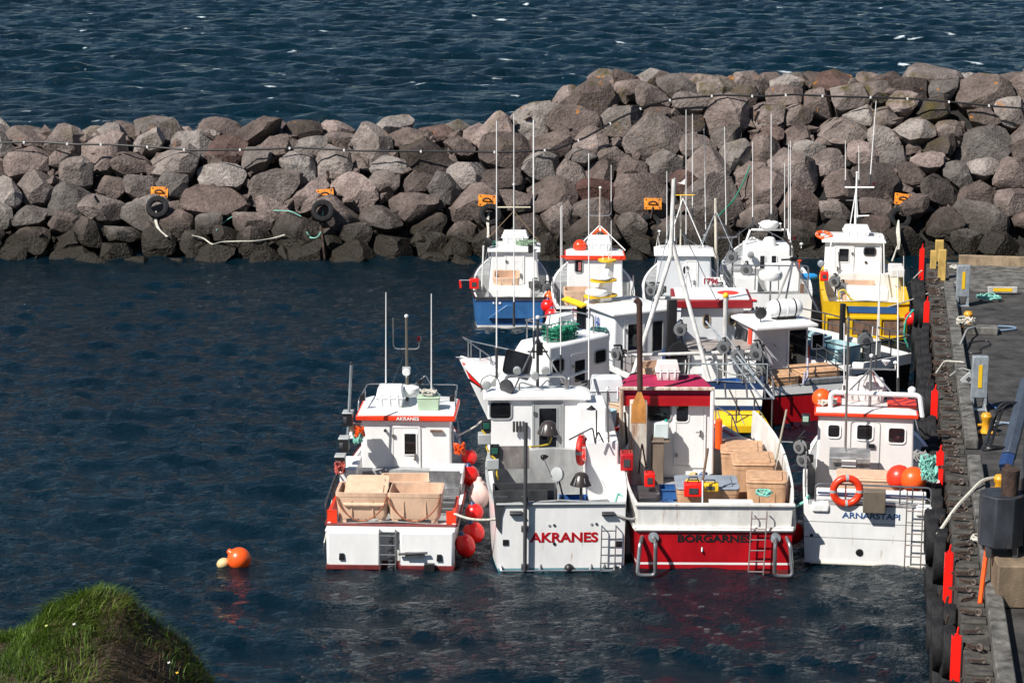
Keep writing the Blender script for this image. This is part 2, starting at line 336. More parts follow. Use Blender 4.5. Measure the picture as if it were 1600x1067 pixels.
def bowrail(b,y0,h=.5):
    t=b.S(y0,1).x*1.25; MB().add([(-t*.5,y0-.9,b.zs(.6)-.1),(t*.5,y0-.9,b.zs(.6)-.1),(t*.28,y0+1.1,b.zs(.9)-.1),(-t*.28,y0+1.1,b.zs(.9)-.1),(-t*.42,y0-.8,b.zs(.6)+.3),(t*.42,y0-.8,b.zs(.6)+.3),(t*.2,y0+.8,b.zs(.8)+.15),(-t*.2,y0+.8,b.zs(.8)+.15)],[(0,3,2,1),(4,5,6,7),(0,1,5,4),(1,2,6,5),(2,3,7,6),(3,0,4,7)]).build('foredeck_hatch',WC,b.root,bev=.05)
    pts=[b.S(y0,-1,1,-.08)+Vector((0,0,.1))]+[b.S(y0+(b.L-y0)*k/6,-1,1,-.08)+Vector((0,0,h)) for k in range(1,6)]
    pts.append(b.S(b.L,1,1,0)*1+Vector((0,-.05,h+.05)))
    pts+= [b.S(y0+(b.L-y0)*k/6,1,1,-.08)+Vector((0,0,h)) for k in range(5,0,-1)]+[b.S(y0,1,1,-.08)+Vector((0,0,.1))]
    posts=[(Vector((p.x,p.y,p.z-h)),p) for p in pts[1:-1:2]]
    return rails(b,pts,posts,.018)
def ladder(b,x,y,z0,z1,w=.36,n=5,mat=None,r=.015,dx=0.,name='boarding_ladder',stand=.12):
    mb=MB()
    for q in(-w/2,w/2): mb.tube(fillet([(x+q+dx,y,z1-.05),(x+q+dx,y-stand,z1),(x+q,y-stand,z0)],.05),r,0,6)
    for k in range(n):
        t=(k+.3)/n; zz=z0+(z1-z0)*t; mb.tube([(x-w/2+dx*t,y-stand,zz),(x+w/2+dx*t,y-stand,zz)],r,0,6)
    return mb.build(name,mat or STL,b.root)
def reel(b,p,face=(-1,-.5,0),post=.5,col=None,name='jigging_reel',k=1.):
    p=Vector(p); f=Vector(face).normalized(); mb=MB()
    mb.box(p,(.2*k,.26*k,.22*k),0,rz=math.atan2(f.y,f.x)); q=p+f*.12*k
    mb.lathe([(.05*k,0),(.2*k,.01),(.2*k,.03),(.13*k,.05),(.13*k,.09),(.19*k,.11),(.19*k,.13),(.07*k,.135)],q,f,1,20)
    mb.lathe([(.0,.135),(.09*k,.137),(.085*k,.16),(0,.165)],q,f,2,14)
    mb.tube([p,p-Vector((0,0,post))],.028,2,8)
    mb.tube(fillet([p+Vector((0,0,.1*k)),p+Vector((0,0,.24*k)),p+Vector((0,0,.27*k))+f*.3*k],.06),.03*k,0,6)
    return mb.build(name,[col or BLK,mk('reel_grey',(.15,.155,.16),.45),DGR],b.root)
def mast(b,p,h,r=.035,bars=(),mat=None,name='mast',top=True):
    p=Vector(p); mb=MB(); mb.tube([p,p+Vector((0,0,h))],r,0,8,r2=r*.7)
    for z,w in bars: mb.tube([p+Vector((-w/2,0,z)),p+Vector((w/2,0,z))],r*.6,0,6)
    if top: mb.lathe([(.02,0),(.045,.01),(.05,.06),(0,.09)],p+Vector((0,0,h)),n=10,mi=1)
    return mb.build(name,[mat or STL,WC],b.root)
def stays(b,top,feet,r=.009,mat=None,name='mast_stay'):
    mb=MB()
    for f in feet: mb.tube([top,f],r,0,5)
    return mb.build(name,mat or DGR,b.root)
# ---- loose things (top level)
def tub(p,rz,label,w=1.2,d=1.0,h=.76,mat=None,lid=None,band=False,group='fish tubs on the boat decks',tilt=0.,name='fish_tub',inn=None):
    mat=mat or BEI; t=empty(name,p,rz,label,'fish tub',group); t.rotation_euler=(tilt,0,rz)
    mb=MB(); k=.9; th=.06
    def rg(w_,d_,z,r=.09): return [Vector((x,y,z)) for x,y in rr2(w_,d_,r,3)]
    L=[rg(w*k,d*k,.1),rg(w*.985,d*.985,h-.1),rg(w*.985,d*.985,h-.095),rg(w,d,h-.09),rg(w,d,h),rg(w-2*th,d-2*th,h),rg(w*k-2*th,d*k-2*th,.18)]
    n=len(L[0]); mb.v+= [tuple(q) for g in L for q in g]
    for i in range(len(L)-1):
        for j in range(n): mb.f.append([i*n+j,i*n+(j+1)%n,(i+1)*n+(j+1)%n,(i+1)*n+j]); mb.m.append(0)
    mb.f.append(list(range(n))); mb.m.append(0); mb.f.append([6*n+j for j in range(n)]); mb.m.append(0)
    for x in(-.36,0,.36): mb.box((x*w,0,.06),(.14,d*.88,.11))
    for x in(-.2,.2): mb.box((x*w,-d*k/2-.02,h*.5),(.03,.05,h*.5))
    mb.build('shell',mat,t)
    if lid:
        lb=MB(); P=[Vector((x,y,h+.012)) for x,y in rr2(w+.03,d+.03,.1,3)]; lb.prism(P,(0,0,.05)); lb.prism([Vector((x,y,h+.06)) for x,y in rr2(w*.8,d*.8,.08,3)],(0,0,.03)); lb.build('lid',lid,t,bev=.015)
    if band:
        rb=MB(); rb.tube([(-w*.47+w*.94*q,-d/2-.03-.05*math.sin(math.pi*q),h*.9-h*.78*math.sin(math.pi*q)**.6) for q in[i/20 for i in range(21)]],.018,0,6); rb.build('lifting_rope',mk('brown_rope',(.3,.1,.05),.85),t)
    return t
def buoy(p,r,label,mat=None,group='inflatable fender buoys between the boats',neck=(0,0,1),name='fender_buoy',sq=1.,cat='fender buoy'):
    t=empty(name,p,0,label,cat,group); MB().ball((0,0,0),r,0,24,neck,sq).build('ball',mat or REDB,t,ang=60)
    nk=Vector(neck).normalized(); MB().lathe([(r*.36,r*sq*.9),(r*.24,r*sq*1.05),(r*.2,r*sq*1.2),(r*.08,r*sq*1.24)],(0,0,0),nk,0,14).build('neck',NVY if mat in(None,REDB) else mat,t,ang=60); return t
def rope(pts,label,mat=None,r=.018,name='mooring_rope',cat='rope',group=None,tw=True):
    o=MB().tube(pts,r,0,6).build(name,mat or ROPW); return tag(o,label,cat,group)
def coil(p,label,mat,r=.2,name='rope_coil',n=5,seed=1,fl=.1):
    q=random.Random(seed); pts=[]
    for k in range(n*12):
        a=2*math.pi*k/12; rr=r*(.65+.35*q.random()); pts.append(Vector(p)+Vector((rr*math.cos(a),rr*math.sin(a)*.8,fl*q.random()+.02)))
    return tag(MB().tube(pts,.02,0,6).build(name,mat),label,'rope')
def lifebuoy(p,label,face=(0,-1,0),R=.31,r=.075,mat=None,bandm=None,group='lifebuoys kept on the boats'):
    t=empty('lifebuoy',p,0,label,'lifebuoy',group); f=Vector(face).normalized(); u=f.orthogonal().normalized(); w=f.cross(u)
    def arc(a0,a1,n): return [(u*math.cos(a0+(a1-a0)*k/n)+w*math.sin(a0+(a1-a0)*k/n))*R for k in range(n+1)]
    MB().tube(arc(0,2*math.pi,36)[:-1],r,0,12,closed=True).build('ring',mat or ORR,t,ang=60)
    for k in range(4): MB().tube(arc(R_(45+90*k-6),R_(45+90*k+6),4),r*1.05,0,12).build('reflective_band',bandm or LGR,t)
    return t
# ---------------------------------------------------------------- water
def water_mat(name,deep,bs,foam=False,spec=.5,rough=.06):
    m=bpy.data.materials.new(name); m.use_nodes=True; n=m.node_tree; L=n.links; b=n.nodes['Principled BSDF']
    b.inputs['IOR'].default_value=1.33; b.inputs['Roughness'].default_value=rough; b.inputs['Specular IOR Level'].default_value=spec
    ge=n.nodes.new('ShaderNodeNewGeometry'); 
    ns=n.nodes.new('ShaderNodeTexNoise'); ns.inputs['Scale'].default_value=.05; ns.inputs['Detail'].default_value=3; L.new(ge.outputs['Position'],ns.inputs[0])
    cr=n.nodes.new('ShaderNodeValToRGB'); cr.color_ramp.elements[0].position=.35; cr.color_ramp.elements[1].position=.65
    cr.color_ramp.elements[0].color=(*[c*.8 for c in deep],1); cr.color_ramp.elements[1].color=(*[c*1.2 for c in deep],1); L.new(ns.outputs[0],cr.inputs[0]); out=cr.outputs[0]
    prev=None
    for sc,st,dist in bs:
        mp=n.nodes.new('ShaderNodeMapping'); mp.inputs['Rotation'].default_value=(0,0,R_(14)); mp.inputs['Scale'].default_value=(.62,1.,1); L.new(ge.outputs['Position'],mp.inputs[0])
        q=n.nodes.new('ShaderNodeTexNoise'); q.inputs['Scale'].default_value=sc; q.inputs['Detail'].default_value=4; q.inputs['Roughness'].default_value=.6; q.inputs['Distortion'].default_value=.5; L.new(mp.outputs[0],q.inputs[0])
        bp=n.nodes.new('ShaderNodeBump'); bp.inputs['Strength'].default_value=st; bp.inputs['Distance'].default_value=dist; L.new(q.outputs[0],bp.inputs['Height'])
        if prev: L.new(prev.outputs[0],bp.inputs['Normal'])
        prev=bp
    L.new(prev.outputs[0],b.inputs['Normal'])
    if foam:
        at=n.nodes.new('ShaderNodeAttribute'); at.attribute_name='foam'
        mp=n.nodes.new('ShaderNodeMapping'); mp.inputs['Scale'].default_value=(.5,1.3,1); L.new(ge.outputs['Position'],mp.inputs[0])
        q=n.nodes.new('ShaderNodeTexNoise'); q.inputs['Scale'].default_value=2.2; q.inputs['Detail'].default_value=8; q.inputs['Roughness'].default_value=.75; L.new(mp.outputs[0],q.inputs[0])
        mu=n.nodes.new('ShaderNodeMath'); mu.operation='MULTIPLY'; L.new(at.outputs['Fac'],mu.inputs[0]); L.new(q.outputs[0],mu.inputs[1])
        c2=n.nodes.new('ShaderNodeValToRGB'); c2.color_ramp.elements[0].position=.2; c2.color_ramp.elements[1].position=.36; L.new(mu.outputs[0],c2.inputs[0])
        mx=n.nodes.new('ShaderNodeMix'); mx.data_type='RGBA'; L.new(c2.outputs[0],mx.inputs[0]); L.new(out,mx.inputs[6]); mx.inputs[7].default_value=(.6,.68,.72,1); out=mx.outputs[2]
        mr=n.nodes.new('ShaderNodeMapRange'); L.new(c2.outputs[0],mr.inputs[0]); mr.inputs[3].default_value=rough; mr.inputs[4].default_value=.7; L.new(mr.outputs[0],b.inputs['Roughness'])
    L.new(out,b.inputs['Base Color']); return m
def waves(X,Y,ls,amp,seed,main,spread,n=46,sharp=.0,pw=1.):
    q=np.random.RandomState(seed); Z=np.zeros_like(X); 
    for i in range(n):
        lam=math.exp(q.uniform(math.log(ls[0]),math.log(ls[1]))); th=main+q.normal()*spread; k=2*math.pi/lam
        a=amp*(lam/ls[1])**pw*q.uniform(.5,1.3); ph=(X*math.cos(th)+Y*math.sin(th))*k+q.uniform(0,6.28)
        Z+=a*(np.sin(ph)+sharp*(1-np.abs(np.sin(ph/2)))*1.2-sharp*.4)
    return Z
def water(name,x0,x1,ys,dx,fn,mat,foam=None):
    xs=np.arange(x0,x1+dx,dx); ys=np.array(ys); X,Y=np.meshgrid(xs,ys); Z=fn(X,Y); nx=len(xs); ny=len(ys)
    co=np.stack([X,Y,Z],-1).reshape(-1,3).astype(np.float32); idx=np.arange(nx*ny).reshape(ny,nx)
    F=np.stack([idx[:-1,:-1],idx[:-1,1:],idx[1:,1:],idx[1:,:-1]],-1).reshape(-1,4)
    me=bpy.data.meshes.new(name); me.vertices.add(len(co)); me.vertices.foreach_set('co',co.ravel()); me.loops.add(F.size); me.loops.foreach_set('vertex_index',F.ravel().astype(np.int32))
    me.polygons.add(len(F)); me.polygons.foreach_set('loop_start',np.arange(0,F.size,4,dtype=np.int32)); me.polygons.foreach_set('loop_total',np.full(len(F),4,dtype=np.int32))
    me.polygons.foreach_set('use_smooth',[True]*len(F)); me.update(); me.validate(); me.materials.append(mat)
    if foam is not None:
        a=me.attributes.new('foam','FLOAT','POINT'); a.data.foreach_set('value',foam(X,Y,Z).ravel().astype(np.float32))
    o=bpy.data.objects.new(name,me); COL.objects.link(o); return tag(o,kind='structure')
WB=R_(70)
HW=water_mat('harbour_water_surface',(.0002,.0078,.0138),[(2.2,1.,.12),(6.5,1.,.085),(20,.9,.035)],spec=.42,rough=.03)
SW=water_mat('open_sea_surface',(.0003,.010,.0175),[(.8,1.,.36),(2.6,1.,.22),(8,.9,.08)],foam=True,spec=.28,rough=.09)
hy=[]; y=24.
while y<92: hy.append(y); y+=.11+.0006*(y-24)
water('harbour_water',-26,19,hy,.13,lambda X,Y:waves(X,Y,(.45,3.2),.0125,3,WB,.5,56,.9,.62),HW)
sy=[]; y=90.5
while y<520: sy.append(y); y*=1.0026
def sz(X,Y): return waves(X,Y,(1.1,8),.04,9,R_(80),.5,64,.5,.6)-.1
def sfoam(X,Y,Z):
    q=np.random.RandomState(5); f=np.zeros_like(Z); zz=(Z-Z.mean())/Z.std()
    for i in range(900):
        cy=95+q.rand()**1.3*230; cx=(q.rand()*2-1)*cy*.3; w=q.uniform(.4,1.3)*(1.8 if i%18==0 else .8); d=q.uniform(.2,.4)
        f+=np.exp(-((X-cx)/w)**2-((Y-cy+.25*(X-cx))/d)**2)*(1.1 if i%12==0 else .8)
    return np.clip(f*np.clip(.55+.4*zz,.15,1.2),0,1.3)
water('open_sea',-150,150,sy,.42,sz,SW,sfoam)
far=MB(); S_=6000
far.add([(-S_,-400,-.9),(S_,-400,-.9),(S_,S_,-.9),(-S_,S_,-.9)],[(0,1,2,3)]); tag(far.build('sea_to_horizon',SW),kind='structure')
# ---------------------------------------------------------------- breakwater
def rock_mat():
    m=bpy.data.materials.new('basalt_boulder'); m.use_nodes=True; n=m.node_tree; L=n.links; b=n.nodes['Principled BSDF']; b.inputs['Specular IOR Level'].default_value=.25
    ge=n.nodes.new('ShaderNodeNewGeometry'); oi=n.nodes.new('ShaderNodeObjectInfo'); sx=n.nodes.new('ShaderNodeSeparateXYZ'); L.new(ge.outputs['Position'],sx.inputs[0])
    def noi(sc,d=6,r=.65):
        q=n.nodes.new('ShaderNodeTexNoise'); q.inputs['Scale'].default_value=sc; q.inputs['Detail'].default_value=d; q.inputs['Roughness'].default_value=r; L.new(ge.outputs['Position'],q.inputs[0]); return q
    def ramp(src,*el):
        c=n.nodes.new('ShaderNodeValToRGB'); c.color_ramp.elements[0].position=el[0][0]; c.color_ramp.elements[0].color=(*el[0][1],1); c.color_ramp.elements[1].position=el[-1][0]; c.color_ramp.elements[1].color=(*el[-1][1],1)
        for p,co in el[1:-1]: e=c.color_ramp.elements.new(p); e.color=(*co,1)
        L.new(src,c.inputs[0]); return c
    def mix(f,a,bb,mode='MIX'):
        x=n.nodes.new('ShaderNodeMix'); x.data_type='RGBA'; x.blend_type=mode
        if isinstance(f,(int,float)): x.inputs[0].default_value=f
        else: L.new(f,x.inputs[0])
        for i,s in((6,a),(7,bb)):
            if isinstance(s,tuple): x.inputs[i].default_value=(*s,1)
            else: L.new(s,x.inputs[i])
        return x.outputs[2]
    base=ramp(oi.outputs['Random'],(0,(.1,.08,.075)),(.16,(.225,.187,.177)),(.34,(.14,.132,.13)),(.52,(.31,.255,.243)),(.66,(.062,.051,.048)),(.8,(.37,.35,.342)),(.92,(.19,.155,.145)),(1,(.09,.042,.036)))
    base.color_ramp.interpolation='LINEAR'
    sp=ramp(noi(7,10,.75).outputs[0],(.3,(.3,.3,.3)),(.48,(.88,.86,.84)),(.7,(1.22,1.19,1.16))); c=mix(1.,base.outputs[0],sp.outputs[0],'MULTIPLY')
    lg=ramp(noi(.9,4).outputs[0],(.32,(.5,.47,.45)),(.66,(1.12,1.1,1.07))); c=mix(1.,c,lg.outputs[0],'MULTIPLY')
    # moss and lichen high on the crest
    zr=n.nodes.new('ShaderNodeMapRange'); zr.inputs[1].default_value=3.3; zr.inputs[2].default_value=5.6; L.new(sx.outputs[2],zr.inputs[0])
    def mask(sc,lo,hi):
        r=ramp(noi(sc,6,.7).outputs[0],(lo,(0,0,0)),(hi,(1,1,1))); mm=n.nodes.new('ShaderNodeMath'); mm.operation='MULTIPLY'; L.new(r.outputs[0],mm.inputs[0]); L.new(zr.outputs[0],mm.inputs[1]); return mm.outputs[0]
    c=mix(mask(.8,.54,.68),c,(.075,.062,.018)); c=mix(mask(1.5,.635,.68),c,(.45,.17,.02))
    # wet tide band
    nz=noi(1.5); ad=n.nodes.new('ShaderNodeMath'); ad.operation='MULTIPLY_ADD'; L.new(nz.outputs[0],ad.inputs[0]); ad.inputs[1].default_value=-1.6; L.new(sx.outputs[2],ad.inputs[2])
    wt=n.nodes.new('ShaderNodeMapRange'); wt.inputs[1].default_value=1.15; wt.inputs[2].default_value=-.05; L.new(ad.outputs[0],wt.inputs[0]); c=mix(wt.outputs[0],c,(.022,.018,.013))
    L.new(c,b.inputs['Base Color']); rr=n.nodes.new('ShaderNodeMapRange'); L.new(wt.outputs[0],rr.inputs[0]); rr.inputs[3].default_value=.85; rr.inputs[4].default_value=.4; L.new(rr.outputs[0],b.inputs['Roughness'])
    vo=n.nodes.new('ShaderNodeTexVoronoi'); vo.inputs['Scale'].default_value=9; L.new(ge.outputs['Position'],vo.inputs[0])
    b1=n.nodes.new('ShaderNodeBump'); b1.inputs['Strength'].default_value=.55; b1.inputs['Distance'].default_value=.06; L.new(vo.outputs[0],b1.inputs['Height'])
    b2=n.nodes.new('ShaderNodeBump'); b2.inputs['Strength'].default_value=.9; b2.inputs['Distance'].default_value=.16; L.new(noi(3.2,10,.7).outputs[0],b2.inputs['Height']); L.new(b1.outputs[0],b2.inputs['Normal'])
    L.new(b2.outputs[0],b.inputs['Normal']); return m
ROCK=rock_mat()
BY0=G(400,405).y; BE=math.atan(1/1.25); CB,SB=math.cos(BE),math.sin(BE)
def crest(x): return 4.45+2.0*min(1,max(0,(x+1.4)/5.8))
def face(x,s,out=0.):
    Sc=crest(x)/SB
    if s<Sc: return Vector((x,BY0+s*CB-out*SB,s*SB+out*CB))
    e=s-Sc; k=min(1,e/.8); return Vector((x,BY0+Sc*CB+e-out*SB*(1-k),crest(x)-.04*e+out*(CB+(1-CB)*k)))
rr_=random.Random(21); pts=[]; AX=1.22
for i in range(26000):
    x=rr_.uniform(-26,27); s=rr_.uniform(-.75,crest(x)/SB+2.3); r=rr_.choice([.44,.5,.56,.62,.69,.76,.88]) if s>1.1 else rr_.choice([.42,.5,.6])
    if all(((x-a)/AX)**2+(s-b)**2>((r+c)*.98)**2 for a,b,c in pts): pts.append((x,s,r))
def cell(i):
    x,s,r=pts[i]; g=r*1.3; P=[(-g*AX,-g*.6),(-g*.6*AX,-g),(g*.6*AX,-g),(g*AX,-g*.6),(g*AX,g*.6),(g*.6*AX,g),(-g*.6*AX,g),(-g*AX,g*.6)]
    for j,(a,b,c) in enumerate(pts):
        if j==i: continue
        dx,ds=(a-x)/AX,(b-s); d=math.hypot(dx,ds)
        if d>5: continue
        nx,ny=dx/d,ds/d; k=d/2+(r*r-c*c)/(2*d); Q=[]
        for t in range(len(P)):
            p,q=P[t],P[(t+1)%len(P)]; fp=p[0]/AX*nx+p[1]*ny-k; fq=q[0]/AX*nx+q[1]*ny-k
            if fp<=0: Q.append(p)
            if fp*fq<0: w=fp/(fp-fq); Q.append((p[0]+(q[0]-p[0])*w,p[1]+(q[1]-p[1])*w))
        P=Q
        if len(P)<3: return None
    return P
def mk_rock(name,poly,x,s,seed,k=1.):
    q=random.Random(seed); m=len(poly); cx=sum(p[0] for p in poly)/m; cy=sum(p[1] for p in poly)/m
    size=max(max(abs(p[0]-cx),abs(p[1]-cy)) for p in poly); pr=q.uniform(-.18,.16)*size-(.12 if s>crest(x)/SB-.6 else 0); tx,ty=q.uniform(-.5,.5),q.uniform(-.35,.55)
    V=[]; sh=1.099
    P2=[]
    for i in range(m):
        a,b=poly[i],poly[(i+1)%m]; d=math.hypot(a[0]-b[0],a[1]-b[1])
        P2.append((a[0]*.82+cx*.18,a[1]*.82+cy*.18) if False else ((a[0]-cx)*.93+cx,(a[1]-cy)*.93+cy))
        if d>.5: t=q.uniform(.35,.65); P2.append((a[0]+(b[0]-a[0])*t,a[1]+(b[1]-a[1])*t))
    def add(px,py,n): V.append(face(x+px,s+py,n+pr+(px-cx)*tx+(py-cy)*ty))
    for px,py in P2:
        a=q.uniform(.97,1.03); add(cx+(px-cx)*sh*a,cy+(py-cy)*sh*a,q.uniform(-.12,.12)*size); add(cx+(px-cx)*.7,cy+(py-cy)*.7,-.95*size)
    tc=(cx+q.uniform(-.2,.2)*size,cy+q.uniform(-.15,.25)*size)
    for i,(px,py) in enumerate(P2):
        if q.random()<.72: f=q.uniform(.5,.86); add(tc[0]+(px-cx)*f,tc[1]+(py-cy)*f,q.uniform(.2,.5)*size)
    bm=bmesh.new(); [bm.verts.new(v) for v in V]; bmesh.ops.convex_hull(bm,input=bm.verts)
    bmesh.ops.delete(bm,geom=[v for v in bm.verts if not v.link_faces],context='VERTS')
    C0=sum((v.co for v in bm.verts),Vector())/len(bm.verts); nf=Vector((0,-SB,CB)); tf=Vector((0,CB,SB))
    for k in range(q.choice([5,6,7])):
        a=q.uniform(0,6.283); e=q.uniform(.1,1.15); nv=(nf*math.cos(e)+(Vector((1,0,0))*math.cos(a)+tf*math.sin(a))*math.sin(e)).normalized()
        sup=max((v.co-C0).dot(nv) for v in bm.verts); pc=C0+nv*sup*q.uniform(.66,.92)
        bmesh.ops.bisect_plane(bm,geom=bm.verts[:]+bm.edges[:]+bm.faces[:],plane_co=pc,plane_no=nv,clear_outer=True)
        vs=[v.co.copy() for v in bm.verts]; bm.clear(); [bm.verts.new(v) for v in vs]; bmesh.ops.convex_hull(bm,input=bm.verts); bmesh.ops.delete(bm,geom=[v for v in bm.verts if not v.link_faces],context='VERTS')
    bmesh.ops.dissolve_limit(bm,angle_limit=R_(6),verts=bm.verts,edges=bm.edges)
    bmesh.ops.bevel(bm,geom=list(bm.edges),offset=.022*size+.012,segments=1,affect='EDGES',clamp_overlap=True)
    bmesh.ops.triangulate(bm,faces=bm.faces)
    for it in range(3):
        le=[e for e in bm.edges if e.calc_length()>.34]
        if not le: break
        bmesh.ops.subdivide_edges(bm,edges=le,cuts=1); bmesh.ops.triangulate(bm,faces=[f for f in bm.faces if len(f.verts)>3])
    bm.normal_update(); sd_=Vector((seed*3.1,seed*1.7,0)); nn=[v.normal.copy() for v in bm.verts]
    for v,nm in zip(bm.verts,nn):
        p=v.co+sd_; v.co+=nm*(noise.noise(p*.9)*.035*size+noise.noise(p*2.4)*.035+abs(noise.noise(p*4.5))*-.035+noise.noise(p*8)*.018)
    c=sum((v.co for v in bm.verts),Vector())/len(bm.verts)
    for v in bm.verts: v.co-=c
    me=bpy.data.meshes.new(name); bm.to_mesh(me); bm.free(); me.materials.append(ROCK)
    me.polygons.foreach_set('use_smooth',[True]*len(me.polygons)); me.set_sharp_from_angle(angle=R_(19))
    o=bpy.data.objects.new(name,me); COL.objects.link(o); o.location=c; return o,c,size
rocks=[]
def px_vis(t):
    q=np.array(t[1])-CC; return abs(FPX*q[0]/(q@FW))<830 and t[1].z>-.2
for i,(x,s,r) in enumerate(pts):
    P=cell(i)
    if P: 
        o,c,size=mk_rock('boulder',P,x,s,i+1); rocks.append((o,c,size,max(p[0] for p in P)-min(p[0] for p in P),max(p[1] for p in P)-min(p[1] for p in P),s))
rocks.sort(key=lambda t:-t[2]*(1 if px_vis(t) else .01))
rest=rocks[296:]; rocks=rocks[:296]
if rest:
    V_=[];F_=[]
    for t in rest:
        k=len(V_); V_+= [tuple(v.co+t[1]) for v in t[0].data.vertices]; F_+= [[i+k for i in f.vertices] for f in t[0].data.polygons]
        bpy.data.objects.remove(t[0])
    me_=bpy.data.meshes.new('smaller_boulders'); me_.from_pydata(V_,[],F_); me_.materials.append(ROCK); me_.polygons.foreach_set('use_smooth',[True]*len(me_.polygons)); me_.set_sharp_from_angle(angle=R_(19))
    o=bpy.data.objects.new('smaller_boulders',me_); COL.objects.link(o); tag(o,'smaller boulders filling in between the big boulders of the breakwater','boulders',kind='stuff')
print('boulders',len(rocks),len(rest))
# rubble core behind the boulders, its near-black colour painting shade into the gaps
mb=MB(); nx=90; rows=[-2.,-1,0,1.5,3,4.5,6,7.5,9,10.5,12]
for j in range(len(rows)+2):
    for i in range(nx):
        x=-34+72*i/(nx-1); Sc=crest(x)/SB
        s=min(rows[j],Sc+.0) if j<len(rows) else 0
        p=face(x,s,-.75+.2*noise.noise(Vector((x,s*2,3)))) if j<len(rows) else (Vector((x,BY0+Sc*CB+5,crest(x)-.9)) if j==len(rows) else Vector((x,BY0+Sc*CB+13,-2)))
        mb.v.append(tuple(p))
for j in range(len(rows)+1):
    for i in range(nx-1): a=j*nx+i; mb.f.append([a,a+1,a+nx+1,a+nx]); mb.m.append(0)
tag(mb.build('breakwater_core',mk('gap_shade_rubble',(.012,.011,.01),.95,var=.4,bump=.8,bscale=3)),kind='structure')
# small filler stones wedged in the gaps: nobody could count them
mb=MB(); q=random.Random(5)
for i in range(900):
    x=q.uniform(-26,27); s=q.uniform(-.3,crest(x)/SB+1); c=face(x,s,q.uniform(-.5,-.15)); r=q.uniform(.16,.36)
    V=[(c.x+r*q.gauss(0,.6),c.y+r*q.gauss(0,.6),c.z+r*q.gauss(0,.5)) for k in range(14)]
    bm=bmesh.new(); [bm.verts.new(v) for v in V]; bmesh.ops.convex_hull(bm,input=bm.verts); bmesh.ops.delete(bm,geom=[v for v in bm.verts if not v.link_faces],context='VERTS'); bm.verts.index_update()
    mb.add([v.co.copy() for v in bm.verts],[[v.index for v in f.verts] for f in bm.faces]); bm.free()
tag(mb.build('wedged_small_stones',ROCK,ang=20),'small broken stones wedged in the gaps between the breakwater boulders','stones',kind='stuff')
# ---- the seaward crest continues behind with its own top stones (part of the same boulder set)
def px(p):
    q=np.array(p)-CC; z=q@FW; return 800+FPX*q[0]/z, 533.5-FPX*(q@UP)/z
LM=[(30,'at the far left end'),(165,'left of the first rusty plate'),(248,'by the first rusty plate'),(370,'between the first two rusty plates'),(508,'by the second rusty plate'),(640,'right of the second rusty plate'),(762,'behind the blue boat'),(880,'above the orange roof'),(1018,'near the fourth rusty plate'),(1130,'above the maroon number'),(1240,'above the tall white boat'),(1340,'above the yellow boat'),(1410,'near the quayside rusty plate'),(1530,'behind the quay end'),(1640,'at the far right end')]
cnt={}
for R in rocks:
    o,c,size,w,h,s=R; u,v=px(c); Sc=crest(c.x)/SB; f=s/Sc
    row='on the crest' if f>.93 else 'in the waterline row' if s<1.1 else 'in the lower courses' if f<.42 else 'in the middle courses' if f<.7 else 'in the upper courses'
    sz_='huge' if size>1.25 else 'large' if size>.98 else 'medium' if size>.78 else 'small'
    shp='long flat' if w/h>1.65 else 'upright' if h/w>1.05 else 'blocky' if w/h<1.25 else 'wedge shaped'
    lm=min(LM,key=lambda t:abs(t[0]-u))[1]; k=f'{sz_} {shp} boulder {row} {lm}'; cnt.setdefault(k,[]).append((u,v,o))
ORD=['first','second','third','fourth','fifth','sixth','seventh']
for k,L_ in cnt.items():
    L_.sort(key=lambda t:t[0])
    for i,(u,v,o) in enumerate(L_):
        w=k if len(L_)==1 else (('left ' if i==0 else 'right ')+k if len(L_)==2 else f'{ORD[min(i,6)]} '+k)
        tag(o,w,'boulder','boulders of the breakwater')

# rope line along the rocks
from mathutils.bvhtree import BVHTree
bv=[];bf=[]
for R in rocks:
    o=R[0]; k=len(bv); bv+= [tuple(v.co+R[1]) for v in o.data.vertices]; bf+= [[i+k for i in f.vertices] for f in o.data.polygons]
BVH=BVHTree.FromPolygons(bv,bf)
def onrock(u,v,off=.12):
    d=Vector(ray(u,v)).normalized(); h=BVH.ray_cast(Vector(CC),d); p=h[0] if h[0] is not None else None
    if p is None or p.y>BY0+9.5: return onface(u,v,.6)
    return p-d*off
def onface(u,v,out=.35):     # point on the boulder face under a pixel
    d=Vector(ray(u,v)); C=Vector(CC); n=Vector((0,-SB,CB)); p0=face(0,0,out); t=(p0-C).dot(n)/d.dot(n); return C+d*t
# cable with white clips along the breakwater
cb=[(-30,224),(60,222),(120,226),(170,226),(250,231),(300,235),(400,234),(470,231),(560,236),(690,237),(800,238),(868,234),(915,215),(966,186),(1012,165),(1058,154),(1130,149),(1190,151),(1240,148),(1300,151),(1380,153),(1430,155),(1500,161),(1560,167),(1640,172)]
cpts=[onface(u,v,.62) for u,v in cb]; fine=[]
for a,b in zip(cb,cb[1:]):
    for k in range(4): t=k/4; u_,v_=a[0]+(b[0]-a[0])*t,a[1]+(b[1]-a[1])*t; q=onrock(u_,v_,.08); q2=onface(u_,v_,.75); fine.append(q if q.y<q2.y else q2)
cab=empty('power_cable',cpts[0],0,'long black cable with white clips strung across the breakwater boulders','cable')
o=MB().tube([p-cpts[0] for p in fine],.045,0,6).build('cable',BLK,cab)
for k in range(3,len(fine),4):
    MB().box((0,0,0),(.07,.1,.09)).build('clip',WC,cab,loc=fine[k]-cpts[0])
